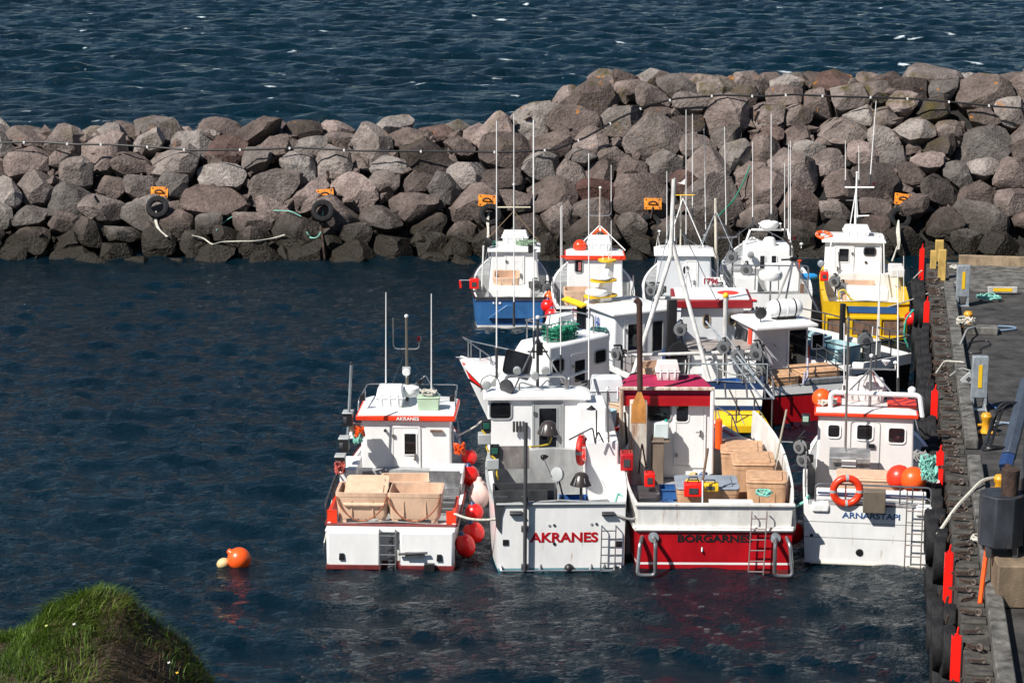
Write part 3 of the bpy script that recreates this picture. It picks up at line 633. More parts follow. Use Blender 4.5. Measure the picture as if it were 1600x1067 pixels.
# tyres hung on rusty plates
def tyre_mb(R=.5,r=.17,ax=(0,1,0),c=(0,0,0)):
    prof=[(R-.2,-.13),(R-.09,-.16),(R-.02,-.14),(R,-.1),(R,.1),(R-.02,.14),(R-.09,.16),(R-.2,.13),(R-.18,.08),(R-.18,-.08)]
    mb=MB(); ax=Vector(ax).normalized(); u=ax.orthogonal().normalized(); w=ax.cross(u); n=32; m=len(prof); c=Vector(c)
    for k in range(n):
        a=2*math.pi*k/n; d=u*math.cos(a)+w*math.sin(a); mb.v+= [tuple(c+d*(q+(.012 if (k%2 and q>R-.03) else 0))+ax*z) for q,z in prof]
    for k in range(n):
        for j in range(m): mb.f.append([k*m+j,k*m+(j+1)%m,((k+1)%n)*m+(j+1)%m,((k+1)%n)*m+j]); mb.m.append(0)
    return mb
PL=[(249,301,246,324,'with a bundle of pale ropes','first'),(508,305,504,330,'above a green rope and rusty chain','second'),(761,314,766,336,'knotted to a pale rope behind the blue boat','third'),(1020,319,1016,352,'half hidden behind white antennas','fourth'),(1411,312,1406,341,'with thick pale line by the quay end','fifth')]
for i,(u,v,u2,v2,d,n_) in enumerate(PL):
    p=onrock(u,v,.16); pl=empty('anchor_plate',p,0,f'orange rusted anchor plate bolted to a boulder, {n_} from the left','anchor plate','rusty anchor plates on the breakwater'); pl.rotation_euler=(R_(-28),R_([0,-6,3,0,8][i]),0)
    MB().box((0,0,0),(.72,.06,.5)).build('plate',RSO,pl,bev=.01)
    sh=[(math.cos(a)*.17,-.06-.12*math.sin(a),-.02+.1*math.sin(a)*.6) for a in [math.pi*k/10 for k in range(11)]]
    MB().tube(sh,.035,0,8).build('shackle',RST,pl); 
    for a,b in((-.28,.18),(.28,.18),(-.28,-.18),(.28,-.18)): MB().lathe([(.03,0),(.03,.03),(0,.035)],(a,-.03,b),(0,-1,0),n=6).build('bolt',RST,pl)
    q_=onrock(u2,v2,.3); q_=q_ if q_.y<p.y-.0 else Vector((q_.x,p.y-.1,q_.z)); t=empty('tyre_fender',q_,0,f'black tyre hanging on the breakwater {d}','tyre','tyres hung along the breakwater')
    tyre_mb(.46,ax=(.1,-1,.45)).build('tyre',RUB,t)
    a=p-q_+Vector((0,-.12,-.1)); MB().tube([a,(0,-.15,.3)],.035,0,6).build('hanging_chain',RST,t)
def bundle(px_,label,mat,r=.025,out=.95,seed=0,n=4,spread=.08,name='hanging_rope'):
    q=random.Random(seed); mb=MB()
    for k in range(n):
        P=[onrock(u+q.gauss(0,spread*40*(j>0)*.35),v,.14 if out<1 else .4) for j,(u,v) in enumerate(px_)]; mb.tube(fillet(P,.3),r,0,6)
    return tag(mb.build(name,mat),label,'rope')
bundle([(244,330),(243,346),(247,356),(252,362),(262,370)],'bundle of pale ropes hanging through the first breakwater tyre',ROPW,.026,seed=1,n=5)
bundle([(300,368),(318,372),(332,383),(345,378),(375,377),(400,377),(425,373),(446,367)],'pale rope lying over the low dark boulders near the second tyre',ROPW,.028,seed=2,n=2,spread=.02)
bundle([(338,360),(352,345),(372,334),(400,331),(430,329),(455,330),(470,338)],'thin pale green rope draped over a grey boulder',TEAL,.022,seed=3,n=2,spread=.01)
bundle([(505,330),(502,350),(502,362),(496,372),(484,372),(479,362)],'green rope looped below the second breakwater tyre',TEAL,.026,seed=4,n=2,spread=.02)
bundle([(500,345),(503,365),(505,385),(508,405)],'rusty chain hanging from the second tyre to the water',RST,.045,seed=5,n=2,spread=.02,name='hanging_chain')
bundle([(764,330),(762,345),(764,360),(762,372)],'knotted pale rope hanging from the third breakwater tyre',ROPW,.03,seed=6,n=4)
bundle([(1404,345),(1402,362),(1405,378),(1403,390)],'thick twisted pale rope hanging from the quayside breakwater tyre',ROPW,.04,seed=8,n=5,out=1.)
bundle([(1402,385),(1396,402),(1388,420),(1386,436)],'lower end of the pale rope running down to the water by the yellow boat',ROPW,.035,seed=9,n=2,out=1.)
bundle([(1172,260),(1160,290),(1146,315),(1130,330),(1122,338)],'dark green rope slung over the boulders behind the masts',mk('dark_green_rope',(.01,.16,.1),.8),.035,seed=10,n=1,out=1.2)
# ---------------------------------------------------------------- quay
QZ=1.9; Q0=G(1511,1067,QZ); Q1=G(1462,560,QZ); qd=(Q1-Q0).normalized(); qr=Vector((qd.y,-qd.x,0)); QA=math.atan2(qd.x,qd.y)
def Q(a,b,z=QZ): return Vector((Q0.x,Q0.y,0))+qr*a+qd*b+Vector((0,0,z))
def qab(u,v,z=QZ):
    p=G(u,v,z)-Q0; return p.dot(qr),p.dot(qd)
BEND=qab(1470,412)[1]; print('quay end',BEND)
qe=empty('quay',Q(0,0,0),-QA); qe['kind']='structure'
CONC=mk('quay_dark_concrete',(.042,.04,.038),.85,var=.6,scale=1.3,bump=.5,bscale=9)
CON2=mk('quay_ledge_concrete',(.06,.056,.049),.85,var=.55,scale=2.5,bump=.5,bscale=10)
mb=MB(); mb.box((8.1,BEND/2-5,-.6),(15.24,BEND+10,4.98)); mb.build('quay_body',CONC,qe)
mb=MB(); mb.box((.24,BEND/2-5,.93),(.5,BEND+10,1.9)); mb.build('quay_ledge',CON2,qe)
# painted edge strip / lighter worn slab seam
mb=MB(); mb.box((3.3,BEND*.42,1.9),(.14,BEND*.8,.012)); mb.build('slab_seam',mk('worn_pale_concrete',(.1,.095,.088),.9,var=.9,scale=7),qe)
# plank apron at the far end, timber kerb beams
ap=MB(); b0=qab(1500,455)[1]
for k in range(12):
    y0=b0+(BEND-b0)*k/12; ap.box((5.2,y0+(BEND-b0)/24,1.925+.004*(k%3)),(9,(BEND-b0)/12-.05,.06))
tag(ap.build('quay_plank_apron',WOODG,qe),None)
segs=[(-9,14.2,'nearest kerb timber below the concrete crane block'),(15.6,31,'long grey kerb timber along the middle of the quay edge'),(31.1,BEND-4.6,'far grey kerb timber along the quay edge')]
for i,(a,b,l) in enumerate(segs):
    t=MB().box((0,0,0),(.32,b-a,.26)).build('kerb_timber',WOODG,bev=.03); t.location=Q(.64,(a+b)/2,QZ+.13); t.rotation_euler=(0,0,-QA); tag(t,l,'kerb beam','timber kerb beams of the quay')
t=MB().box((0,0,0),(8.4,.28,.34)).build('end_beam',mk('pale_brown_timber',(.3,.22,.14),.8,var=.3,scale=4)); t.location=Q(5.3,BEND-.3,QZ+.2); t.rotation_euler=(0,0,-QA); tag(t,'pale brown timber beam across the far end of the quay','beam')
def post(u,v,z0,h,w,label):
    a,b=qab(u,v,z0); t=MB().box((0,0,h/2),(w,w,h),0,top=.96).build('timber_post',WOODP,bev=.015); t.location=Q(a,b,z0); t.rotation_euler=(0,0,-QA); tag(t,label,'timber post','pale yellow timber posts at the quay end')
post(1467,408,QZ,.75,.3,'taller pale yellow timber post behind the red ladder'); post(1471,438,QZ,1.05,.26,'shorter pale yellow timber post beside the grey boards')
post(1456,462,QZ-1.,1.6,.22,'low yellow timber pile head between the tyres and kerb')
# tyre fenders along the quay face
q=random.Random(3); base=None; b=-8.2; k=0
TY=[]
LDB=[b_ for b_ in (qab(1457,395)[1]-.6,qab(1459,472)[1],qab(1470,612)[1],qab(1484,708)[1],qab(1511,866)[1],qab(1520,998)[1])]
while b<BEND-1.5:
    for j,z in enumerate((1.28,.36)):
        if j==0 and any(l-1.75<b<l+.45 for l in LDB): continue
        a=-.2+q.uniform(-.05,.03)-(.0 if j else .03); TY.append((a,b+q.uniform(-.12,.12),z+q.uniform(-.09,.06),j))
        if k%3!=1: TY.append((a-.17,b+.45+q.uniform(-.1,.1),z-.12+q.uniform(-.1,.05),j))
    b+=1.06; k+=1
tm=None
for i,(a,b,z,j) in enumerate(TY):
    t=empty('quay_tyre',Q(a+.03,b,z),-QA+q.uniform(-.12,.12)); t.rotation_euler=(q.uniform(-3,3),q.uniform(-.08,.08),-QA+q.uniform(-.1,.1))
    t.rotation_euler=(0,q.uniform(-.07,.07),-QA+q.uniform(-.06,.01))
    if tm is None: tm=tyre_mb(.5,ax=(1,0,0)).build('tyre',RUB,t); tm.scale=(.8,1,1); c0=MB().tube([(.12,0,.3),(.16,0,.45),(.2,0,.6)],.03,0,6).build('chain',RST,t)
    else:
        for s_ in (tm,c0): c=s_.copy(); COL.objects.link(c); c.parent=t
    tag(t,'black tyre fender hung on the quay face, '+('upper row' if j==0 else 'lower row near the water'),'tyre','tyre fenders hung along the quay face, '+('upper' if j==0 else 'lower'))
# chain shackles standing on the ledge
b=-8.; k=0; sm=None
while b<BEND-2:
    for da in (0,):
        t=empty('ledge_shackle',Q(.3+q.uniform(-.12,.1),b,QZ+.03)); t.rotation_euler=(0,0,-QA+q.uniform(-.8,.8)); t.scale=(q.uniform(.7,1.2),)*3
        if sm is None:
            sm=MB().tube([(math.cos(a_)*.05,0,.055+math.sin(a_)*.05) for a_ in [2*math.pi*i/14 for i in range(14)]],.024,0,8,closed=True).build('ring',mk('worn_ring_steel',(.13,.1,.085),.6,.3,var=.4,scale=9),t)
            sc_=MB(); 
            for e in range(5): sc_.tube([(-.07-e*.055+math.cos(a_)*.055,math.sin(a_)*.035*(e%2),.03+math.sin(a_)*.02) for a_ in [2*math.pi*i/8 for i in range(8)]],.014,0,5,closed=True)
            s2=sc_.build('chain',RST,t)
        else:
            for s_ in(sm,s2): c=s_.copy(); COL.objects.link(c); c.parent=t
        tag(t,'rusty ring and short chain on the ledge between kerb and tyres','shackle','chain shackles along the quay ledge')
    b+=q.choice([.3,.42,.6,.95]); k+=1
slat=None; b=-8
while b<BEND-2:
    o=MB().box((0,0,0),(.46,q.uniform(.2,.5),.05)).build('ledge_slab',CON2,qe,bev=.012); o.location=(.235,b,1.905); b+=q.uniform(.75,1.6)
# red safety ladders on the face
LD=[(1450,390,470,-.36,'tall red ladder post at the far corner of the quay'),(1457,470,508,-.1,'short red ladder post below the tall far one'),(1467,610,672,-.32,'red ladder post beside the white boat with the red roof'),(1481,706,768,-.2,'narrow red ladder post next to the two orange buoys'),(1506,864,980,-.3,'long red ladder post just past the concrete crane block'),(1517,997,1075,-.12,'nearest red ladder post at the bottom of the photo')]
for u,v0,v1,a,l in LD:
    p=None
    for it in range(40):      # find the station where this column of the face is seen
        b_=BEND*it/40-6
        if p is None or abs(px(Q(a,b_,1.9))[1]-(v0+6))<abs(px(Q(a,p,1.9))[1]-(v0+6)): p=b_
    for it in range(41):
        b_=p-1+2*it/40
        if abs(px(Q(a,b_,2.05))[1]-(v0+6))<abs(px(Q(a,p,2.05))[1]-(v0+6)): p=b_
    s_=FPX/(Q(a,p).y/math.cos(TH)); h=(v1-v0)/s_/.96
    a2=a-.2; a2=-.13; t=empty('red_ladder',Q(a2,p,2.2-h),-QA,l,'ladder','red safety ladders on the quay face')
    mb=MB(); w=.16
    mb.box((0,0,h/2-.05),(w,.03,h-.1)); mb.box((-w/2,.1,h/2-.05),(.02,.2,h-.1)); mb.box((w/2,.1,h/2-.05),(.02,.2,h-.1)); mb.prism([(-w/2,-.012,h-.1),(w/2,-.012,h-.1),(.03,-.012,h),(-.03,-.012,h)],(0,.024,0)); mb.build('channel',CRED,t)
    MB().tube([(0,0,h-.03),(.02,0,h+.12)],.02,0,6).build('pin',CRED,t)
    mb=MB()
    for z in range(int(h/.3)): mb.tube([(-w/2,.18,.15+z*.3),(w/2,.18,.15+z*.3)],.016,0,6)
    mb.build('rungs',CRED,t)
# service pillars with yellow stripes
def pillar(u,v,h,w,label):
    a,b=qab(u,v); t=empty('service_pillar',Q(a,b),-QA*.3,label,'service pillar','galvanised service pillars on the quay')
    MB().box((0,0,h*.62),(w,.22,h*.76)).build('casing',GAL,t,bev=.012)
    for s_ in(-1,1): MB().box((s_*(w/2-.04),0,h*.12),(.07,.2,h*.24)).build('leg',GAL,t)
    MB().box((0,-.118,h*.64),(w*.24,.012,h*.42)).build('yellow_stripe',YLO,t); MB().box((0,0,.01),(w*1.1,.3,.02)).build('base_plate',GAL,t)
pillar(1503,478,1.32,.4,'far grey service pillar with vertical yellow stripe near the plank apron'); pillar(1528,640,1.42,.4,'nearer grey service pillar with vertical yellow stripe and tilted box beside it')
a,b=qab(1566,460); t=empty('low_guard_rail',Q(a,b),-QA*.3,'low whitish board with a yellow bar lying at the edge of the planks','guard board')
MB().box((0,0,.16),(.95,.1,.2)).build('board',mk('whitish_board',(.45,.44,.42),.8,var=.3,scale=5),t,bev=.01); MB().box((0,-.056,.16),(.62,.012,.11)).build('yellow_bar',YLO,t)
for x in(-.3,.3): MB().box((x,0,.03),(.1,.12,.06)).build('foot',BLK,t)
a,b=qab(1512,612); t=empty('control_box',Q(a,b,QZ+.35),-QA,'tilted light grey box hanging on cords beside the nearer service pillar','box'); t.rotation_euler=(R_(10),R_(42),-QA)
MB().box((0,0,0),(.26,.1,.36)).build('case',LGR,t,bev=.015); MB().box((0,-.056,.02),(.1,.01,.12)).build('plate',DGR,t)
# bollards
def bollard(u,v,k,label,rz=0.):
    a,b=qab(u,v); t=empty('bollard',Q(a,b),rz,label,'bollard','yellow mooring bollards on the quay')
    MB().lathe([(.22*k,0),(.22*k,.03),(.13*k,.05),(.105*k,.12),(.1*k,.3),(.13*k,.36),(.14*k,.43),(.1*k,.5),(0,.52)]).build('post',mk('orange_yellow_paint',(.7,.33,.015),.5,var=.25,rust=.16),t)
    MB().tube([(-.2*k,0,.2*k),(.2*k,0,.2*k)],.035*k,0,8).build('horn',MATS['orange_yellow_paint'],t); MB().box((0,0,.015),(.55*k,.5*k,.03)).build('base_plate',RST,t)
bollard(1512,512,1.0,'far yellow bollard wrapped in pale mooring ropes'); bollard(1540,676,1.,'middle yellow bollard beside a blue rope'); bollard(1561,776,1.,'near yellow bollard with a thick white rope, behind the dark crane housing')
a,b=qab(1524,520); t=MB().box((0,0,.1),(1.,.5,.24)).build('timber_block',WOODG,bev=.03); t.location=Q(a+.15,b,QZ); t.rotation_euler=(0,0,-QA); tag(t,'short grey timber block behind the far yellow bollard','timber block')
# crane at the right edge
a,b=qab(1572,948); blk=MB().box((0,0,.42),(1.9,1.5,.84)).build('crane_plinth',mk('rust_stained_concrete',(.17,.125,.08),.85,var=.35,scale=2.5,rust=.12,bump=.3),bev=.03); blk.location=Q(a+.68,b+.75,QZ); blk.rotation_euler=(0,0,-QA*.4); tag(blk,'rust stained concrete block carrying the crane at the quay edge','plinth')
cx,cy=a+.35,b+.75; cz=QZ+.84
cr=empty('dock_crane',Q(cx,cy,cz),-QA*.4,'slate blue dock crane with dark octagonal housing on a concrete block','crane')
CW=Q(cx,cy,cz)
def crl(u,v,dy): return Matrix.Rotation(QA*.4,3,'Z')@(atY(u,v,CW.y+dy)-CW)
hc=crl(1566,812,-.1)
mb=MB(); R0=.44; mb.prism([(hc.x+R0*math.cos(R_(22.5+45*k)),R0*math.sin(R_(22.5+45*k)),hc.z-.5) for k in range(8)],(0,0,1.0)); mb.build('winch_housing',mk('dark_stained_steel',(.035,.04,.05),.55,.2,var=.4,rust=.1),cr,bev=.02)
for x,y in((-.25,-.25),(.25,-.25),(-.25,.25),(.25,.25)): MB().box((hc.x+x,y,(hc.z-.5)/2),(.1,.1,hc.z-.5)).build('leg',DGR,cr)
mb=MB(); mb.lathe([(.0,0),(.16,0),(.17,.3),(.18,.55),(.15,.56),(0,.56)],(hc.x+.12,-.1,hc.z+.45),n=16); mb.build('rusty_drum',RST,cr)
bt=crl(1576,712,.6); tp=crl(1606,596,2.2); d=(tp-bt)
mb=MB(); u_=d.normalized(); sdv=Vector((0,0,1)).cross(u_).normalized(); nn=u_.cross(sdv)
P=[bt+sdv*x_+nn*y_ for x_,y_ in((-.12,-.12),(.12,-.12),(.14,.08),(0,.13),(-.14,.08))]; mb.prism(P,d); mb.build('boom',SLT,cr,bev=.015)
mb=MB(); mb.prism([bt-u_*.32+sdv*x_*.9+nn*y_*.9 for x_,y_ in((-.12,-.12),(.12,-.12),(.14,.08),(0,.13),(-.14,.08))],u_*.3); mb.build('boom_end',NVY,cr)
MB().tube([bt-u_*.25,(hc.x+.12,0,hc.z+1.0)],.055,0,8).build('hook_link',RST,cr); 
MB().lathe([(.26,0),(.3,.6),(.24,1.2),(.2,2.7),(.0,2.72)],(hc.x+.62,.3,0),n=18).build('column',mk('dark_column_steel',(.05,.06,.075),.45,.3,var=.3,rust=.08),cr)
for k,(w,dz) in enumerate(((.55,.0),(.42,.15),(.62,-.2),(.5,.3))):
    A=bt+d*.72+Vector((-.1,-.1,0)); Bq=bt+d*.12+Vector((-.12,-.1,0)); mid=[A,A+Vector((-w*.7,-.1,-.05+dz*.3)),A+Vector((-w,-.1,-.6+dz)),Bq+Vector((-w*.75,-.1,.0+dz*.2)),Bq]
    MB().tube(fillet(mid,.3,6),.03,0,6).build('hydraulic_hose',BLK,cr)
mb=MB()
for k in range(8): mb.box((.1+.08*k,-.62,.42),(.03,.4,.03))
mb.box((.38,-.82,.42),(.7,.03,.08)); mb.box((.06,-.62,.2),(.04,.04,.4)); mb.box((.7,-.62,.2),(.04,.04,.4)); mb.build('step_grating',GAL,cr)
a,b=qab(1531,945); t=tag(rope([Q(a,b,QZ+.02),Q(a+.06,b+.5,QZ+.35),Q(a+.14,b+.75,QZ+1.15)],'orange hose standing against the kerb beside the concrete block',ORG,.045,'orange_hose','hose'),None,'hose')
# ropes on the quay
rope(fillet([Q(-.28,qab(1492,815)[1],1.6),Q(.1,qab(1492,800)[1],2.0),Q(.72,qab(1515,775)[1],2.3),Q(1.15,qab(1548,768)[1],2.25),Q(qab(1560,772)[0],qab(1560,772)[1],2.2)],.3),'thick white mooring rope from the tyres over the kerb to the near bollard',ROPW,.04)
def qrope(P,label,mat,r,z=.03): return rope(fillet([Q(*qab(u,v),QZ+z+(h if h else 0)) for u,v,h in P],.4,5),label,mat,r)
qrope([(1536,514,0),(1560,511,0),(1582,512,0),(1590,515,0),(1565,518,0),(1538,517,0)],'pale blue hose looped on the quay beside the far bollard',mk('pale_blue_rope',(.16,.24,.34),.8),.03)
qrope([(1508,540,0),(1520,535,0),(1545,533,0),(1548,540,0),(1530,546,0),(1533,553,0),(1515,554,0),(1508,550,0)],'thin dark cord looping over the quay below the far bollard',BLK,.018)
qrope([(1545,632,0),(1560,642,0),(1580,636,0),(1605,628,0)],'blue cable with red plug lying behind the nearer service pillar',mk('blue_rope',(.04,.12,.3),.8),.025)
qrope([(1480,592,.0),(1500,590,.25),(1525,606,.4),(1545,660,0),(1600,664,0)],'thin pale cord running over the kerb to the middle bollard',ROPG,.02)
qrope([(1543,670,0),(1570,661,0),(1600,668,0),(1620,664,0)],'blue and white rope trailing right of the middle bollard',mk('blue_white_rope',(.25,.33,.45),.8,var=.5,scale=40),.03)
qrope([(1460,588,.0),(1475,576,.2),(1490,580,.25),(1506,584,.3)],'tan cord between the tyres and the tilted box',ROPW,.022)
coil(Q(*qab(1545,470),QZ+.05),'heap of pale green rope beside the far service pillar',TEAL,.42,seed=4,fl=.12)
coil(Q(*qab(1495,424),QZ+.08),'small heap of white cord at the corner behind the far pillar',ROPW,.28,seed=5)
coil(Q(*qab(1508,519),QZ+.25),'tangle of pale rope around the far yellow bollard',ROPW,.3,seed=6,fl=.2)
rope(fillet([Q(.5,qab(1462,560)[1],QZ+.02),Q(.75,qab(1475,548)[1],QZ+.3),Q(.95,qab(1490,530)[1],QZ+.3),Q(1.3,qab(1508,519)[1],QZ+.2)],.2),'grey rope from the ledge over the kerb to the far bollard',ROPG,.035)
coil(Q(.55,qab(1508,850)[1],QZ+.1),'clear plastic scrap and line lying on the ledge near the crane',ROPW,.22,seed=9,name='line_tangle')
# ---------------------------------------------------------------- floating mooring buoy
wb=G(374,884); buoy(wb+Vector((0,0,.17)),.27,'large orange round buoy floating alone on the harbour water',ORG,'floating mooring buoys',(-.6,0,.5),'mooring_buoy',cat='buoy')
w2=G(349,884); buoy(w2+Vector((0,0,.06)),.13,'small cream float beside the large orange buoy',mk('cream_float',(.6,.45,.22),.5),'floating mooring buoys',(.7,0,.3),'mooring_buoy',1.2,'buoy')
# ---------------------------------------------------------------- grassy knoll in the foreground
KY=16.5
sil=[(-60,985),(0,972),(40,950),(70,930),(105,921),(150,914),(195,920),(215,940),(235,962),(262,975),(290,1000),(322,1045),(345,1080),(380,1180)]
sw=[atY(u,v+34,KY) for u,v in sil]; kx=np.array([p.x for p in sw]); kz=np.array([p.z for p in sw])
def kn(x,y):
    base=np.interp(x,kx,kz,left=kz[0]-.12*(kx[0]-x) if x<kx[0] else 0,right=kz[-1]) if x<=kx[-1] else kz[-1]-(x-kx[-1])*4.5
    dy=y-KY; z=base-(.55*dy*dy if dy>0 else .42*dy*dy*.6)-max(0,dy-.9)*2.4-max(0,-dy-1.3)*.8
    z+=noise.noise(Vector((x*1.9,y*1.9,4)))*.13+noise.noise(Vector((x*5,y*5,4)))*.045
    return max(z,-1.2)
mb=MB(); NX,NY=150,110; X0,X1,Y0,Y1=-9.,-.6,12.2,21.
for j in range(NY):
    for i in range(NX): x=X0+(X1-X0)*i/(NX-1); y=Y0+(Y1-Y0)*j/(NY-1); mb.v.append((x,y,kn(x,y)))
for j in range(NY-1):
    for i in range(NX-1): a=j*NX+i; mb.f.append([a,a+1,a+NX+1,a+NX]); mb.m.append(0)
tag(mb.build('grassy_headland',mk('dark_peaty_earth',(.045,.03,.018),.95,var=.5,scale=5,bump=.8,bscale=10)),kind='structure')
def grass_mat(name,cols):
    m=bpy.data.materials.new(name); m.use_nodes=True; n=m.node_tree; L=n.links; b=n.nodes['Principled BSDF']; b.inputs['Roughness'].default_value=.55; b.inputs['Specular IOR Level'].default_value=.3
    at=n.nodes.new('ShaderNodeAttribute'); at.attribute_name='tint'; c=n.nodes.new('ShaderNodeValToRGB'); c.color_ramp.elements[0].color=(*cols[0],1); c.color_ramp.elements[1].color=(*cols[-1],1)
    for i,k in enumerate(cols[1:-1]): e=c.color_ramp.elements.new((i+1)/(len(cols)-1)); e.color=(*k,1)
    L.new(at.outputs['Fac'],c.inputs[0]); L.new(c.outputs[0],b.inputs['Base Color'])
    tr=n.nodes.new('ShaderNodeBsdfTranslucent'); L.new(c.outputs[0],tr.inputs[0]); mx=n.nodes.new('ShaderNodeMixShader'); mx.inputs[0].default_value=.3; L.new(b.outputs[0],mx.inputs[1]); L.new(tr.outputs[0],mx.inputs[2]); L.new(mx.outputs[0],n.nodes['Material Output'].inputs[0]); return m
def grass(name,N,test,mat,L0,L1,w,label,cat,seed):
    q=random.Random(seed); V=[];F=[];T=[]; k=0
    while k<N:
        x=q.uniform(-5.2,-1.35); y=q.uniform(14.2,18.)
        d=noise.noise(Vector((x*1.3,y*1.3,9)))+.4*noise.noise(Vector((x*3.5,y*3.5,2)))
        if not test(x,y,d,q): k+=.15; continue
        z=kn(x,y)-.02; k+=1
        l=q.uniform(L0,L1); az=noise.noise(Vector((x*2.2,y*2.2,7)))*5+q.gauss(0,.7); ln=q.uniform(.3,.95); dx,dy=math.cos(az)*ln,math.sin(az)*ln*.7-.25
        up=1; sx,sy=-dy,dx; n_=math.hypot(sx,sy)+1e-6; sx,sy=sx/n_*w,sy/n_*w; p=[(x,y,z)]
        for t in(.35,.7,1.): p.append((x+dx*l*t*t*1.1,y+dy*l*t*t*1.1,z+l*(t*up-.45*ln*t*t)))
        o=len(V)
        for i,(a,b,c) in enumerate(p[:-1]):
            f=1-.25*i; V+= [(a-sx*f,b-sy*f,c),(a+sx*f,b+sy*f,c)]
        V.append(p[-1]); F+= [(o,o+1,o+3,o+2),(o+2,o+3,o+5,o+4),(o+4,o+5,o+6)]; tv=min(1,max(0,.5+.5*d+q.gauss(0,.2))); T+= [tv]*7
    me=bpy.data.meshes.new(name); me.from_pydata(V,[],F); me.materials.append(mat); a=me.attributes.new('tint','FLOAT','POINT'); a.data.foreach_set('value',T)
    o=bpy.data.objects.new(name,me); COL.objects.link(o); return tag(o,label,cat,kind='stuff')
GM=grass_mat('meadow_grass',[(.02,.045,.006),(.05,.1,.01),(.1,.17,.02),(.2,.27,.05)]); DM=grass_mat('dead_grass',[(.05,.03,.018),(.12,.08,.045),(.22,.16,.1)])
def bare(x,y): 
    a=(x+2.95)/.36; b=(y-15.8)/1.2; return a*a+b*b
grass('grass',42000,lambda x,y,d,q:q.random()<min(1,.12+bare(x,y)*.5) and q.random()<(1 if x<-2.9 else .55) and q.random()<.35+.9*(d>-.25),GM,.08,.21,.0045,'long green grass covering the near headland','grass',1)
grass('dry_grass',9000,lambda x,y,d,q:bare(x,y)<2.2 or (x>-2.5 and q.random()<.5),DM,.07,.16,.004,'dry brown grass and roots on the bare side of the headland','dry grass',2)
q=random.Random(12)
for i,(u,v,c,l) in enumerate([(262,975,(.75,.75,.7),'white flower head on a thin stalk at the edge of the headland'),(275,990,(.8,.5,.03),'small orange yellow flowers on the right shoulder of the headland'),(115,951,(.75,.75,.7),'single white flower in the green grass of the headland'),(72,962,(.5,.6,.15),'pale yellow green leaf sprig left of the white flower')]):
    p=atY(u,v,KY-.5); p.z=kn(p.x,p.y)+.13; t=empty('wild_flower',Vector((p.x,p.y,kn(p.x,p.y))),0,l,'flower'); h=p.z-kn(p.x,p.y)
    MB().tube([(0,0,-.02),(.01,0,h)],.003,0,5).build('stalk',mk('stalk_green',(.06,.12,.02)),t)
    mb=MB()
    for k in range(9): a=2*math.pi*k/9; mb.ball((.009*math.cos(a),.007*math.sin(a),h+.003*(k%3)),.005,0,8)
    mb.build('petals',mk('petal_%d'%i if False else ['petal_white','petal_yellow','petal_white','petal_pale'][i],c,.6),t)
# ================================================================ BOATS, front row
# ---- 1: white boat with the orange red roof band
b=Boat('fishing_boat',612,884,2.5,'white fishing boat with orange red roof band lettered AKRANES and two beige tubs astern')
b.hull(9.3,3.05,1.0,1.75,[(.13,0),(.62,1),(1.,1)],[DRED,WH],zd=.55,fwd=4.2,sternw=.97,deckm=MGR,trk=-.0)
b.strake(.98,.035,DRED)
c=b.cabin(-1.15,1.12,4.0,6.3,.55,2.42,WC,slant=.9,tum=.04); 
c.roof(.12,.1,ORR,WC,fo=.05,band_th=.13)
p=b.P(637,659,c.ry0); text(b.root,'name_lettering','AKRANES',.56,(p.x,c.ry0-.012,c.z1+.055),WC,off=.015,hgt=.085)
A=b.P(634,668,4.0); Z=b.P(634,735,4.0); dw=.62; c.door(A.x,Z.z-.25,dw,A.z-Z.z+.25,win=(b.P(634,0,4).x,b.P(0,693,4).z,.28,.52,.02),hs=1)
MB().box((b.P(682,672,4).x,3.95,b.P(0,672,4).z),(.3,.06,.05)).build('hook_rack',BRN,c.w); MB().lathe([(.035,0),(.03,.1)],c.aft(b.P(602,672,4).x,b.P(0,672,4).z),(0,-1,0),n=8).build('vent_stub',DGR,c.w)
c.swin(1,5.0,1.75,.5,.4); c.swin(-1,5.0,1.75,.5,.4)
rz=c.rz
chest(b,(b.P(610,648,4.6).x,4.7,rz),.68,.6,.5)
mb=MB(); q=b.P(670,650,4.4); mb.box((q.x,4.4,rz+.15),(.5,.36,.3),top=1.08); mb.box((q.x,4.4,rz+.31),(.56,.42,.03)); mb.build('green_bin',mk('pale_green_plastic',(.42,.55,.4),.5),b.root,bev=.02)
tag(coil(b.Wd((q.x,4.4,rz+.33)),'tangle of white rope in the pale green bin on a roof',ROPW,.2,seed=11,fl=.14),None)
mx=b.P(636,600,5.2).x; mt=b.P(636,490,5.2).z; m=mast(b,(mx,5.2,rz-.1),mt-rz,.045,(),mk('brown_grey_mast',(.16,.14,.12),.5,.4)); 
zc=b.P(0,545,5.2).z; pole(b,fillet([(mx-.33,5.2,b.P(0,497,5.2).z),(mx-.33,5.2,zc),(mx+.31,5.2,zc),(mx+.31,5.2,zc+.22)],.12),.018,STL,'antenna_yoke')
MB().lathe([(.02,0),(.05,.01),(.05,.12),(0,.13)],(mx+.31,5.2,zc+.2),n=10).build('navigation_light',mk('dark_red_lens',(.08,.005,.01),.2),b.root)
radome(b,(mx+.02,5.1,b.P(0,617,5.1).z),.31,.24); lamp(b,(mx,5.08,b.P(0,588,5.1).z+.12),(0,-1,-.2),.1,mat=WC); lamp(b,(mx+.33,5.1,b.P(0,597,5.1).z),(.3,1,0),.07)
MB().box((mx,5.1,b.P(0,577,5.1).z),(.2,.1,.12)).build('camera_housing',LGR,b.root,bev=.01)
whip(b,458,622,5.1) if False else None
whip(b,603,457,618,4.9); whip(b,674,459,628,4.9)
stays(b,(mx,5.2,mt-.9),[(mx-.55,5.6,rz),(mx+.62,5.6,rz)])
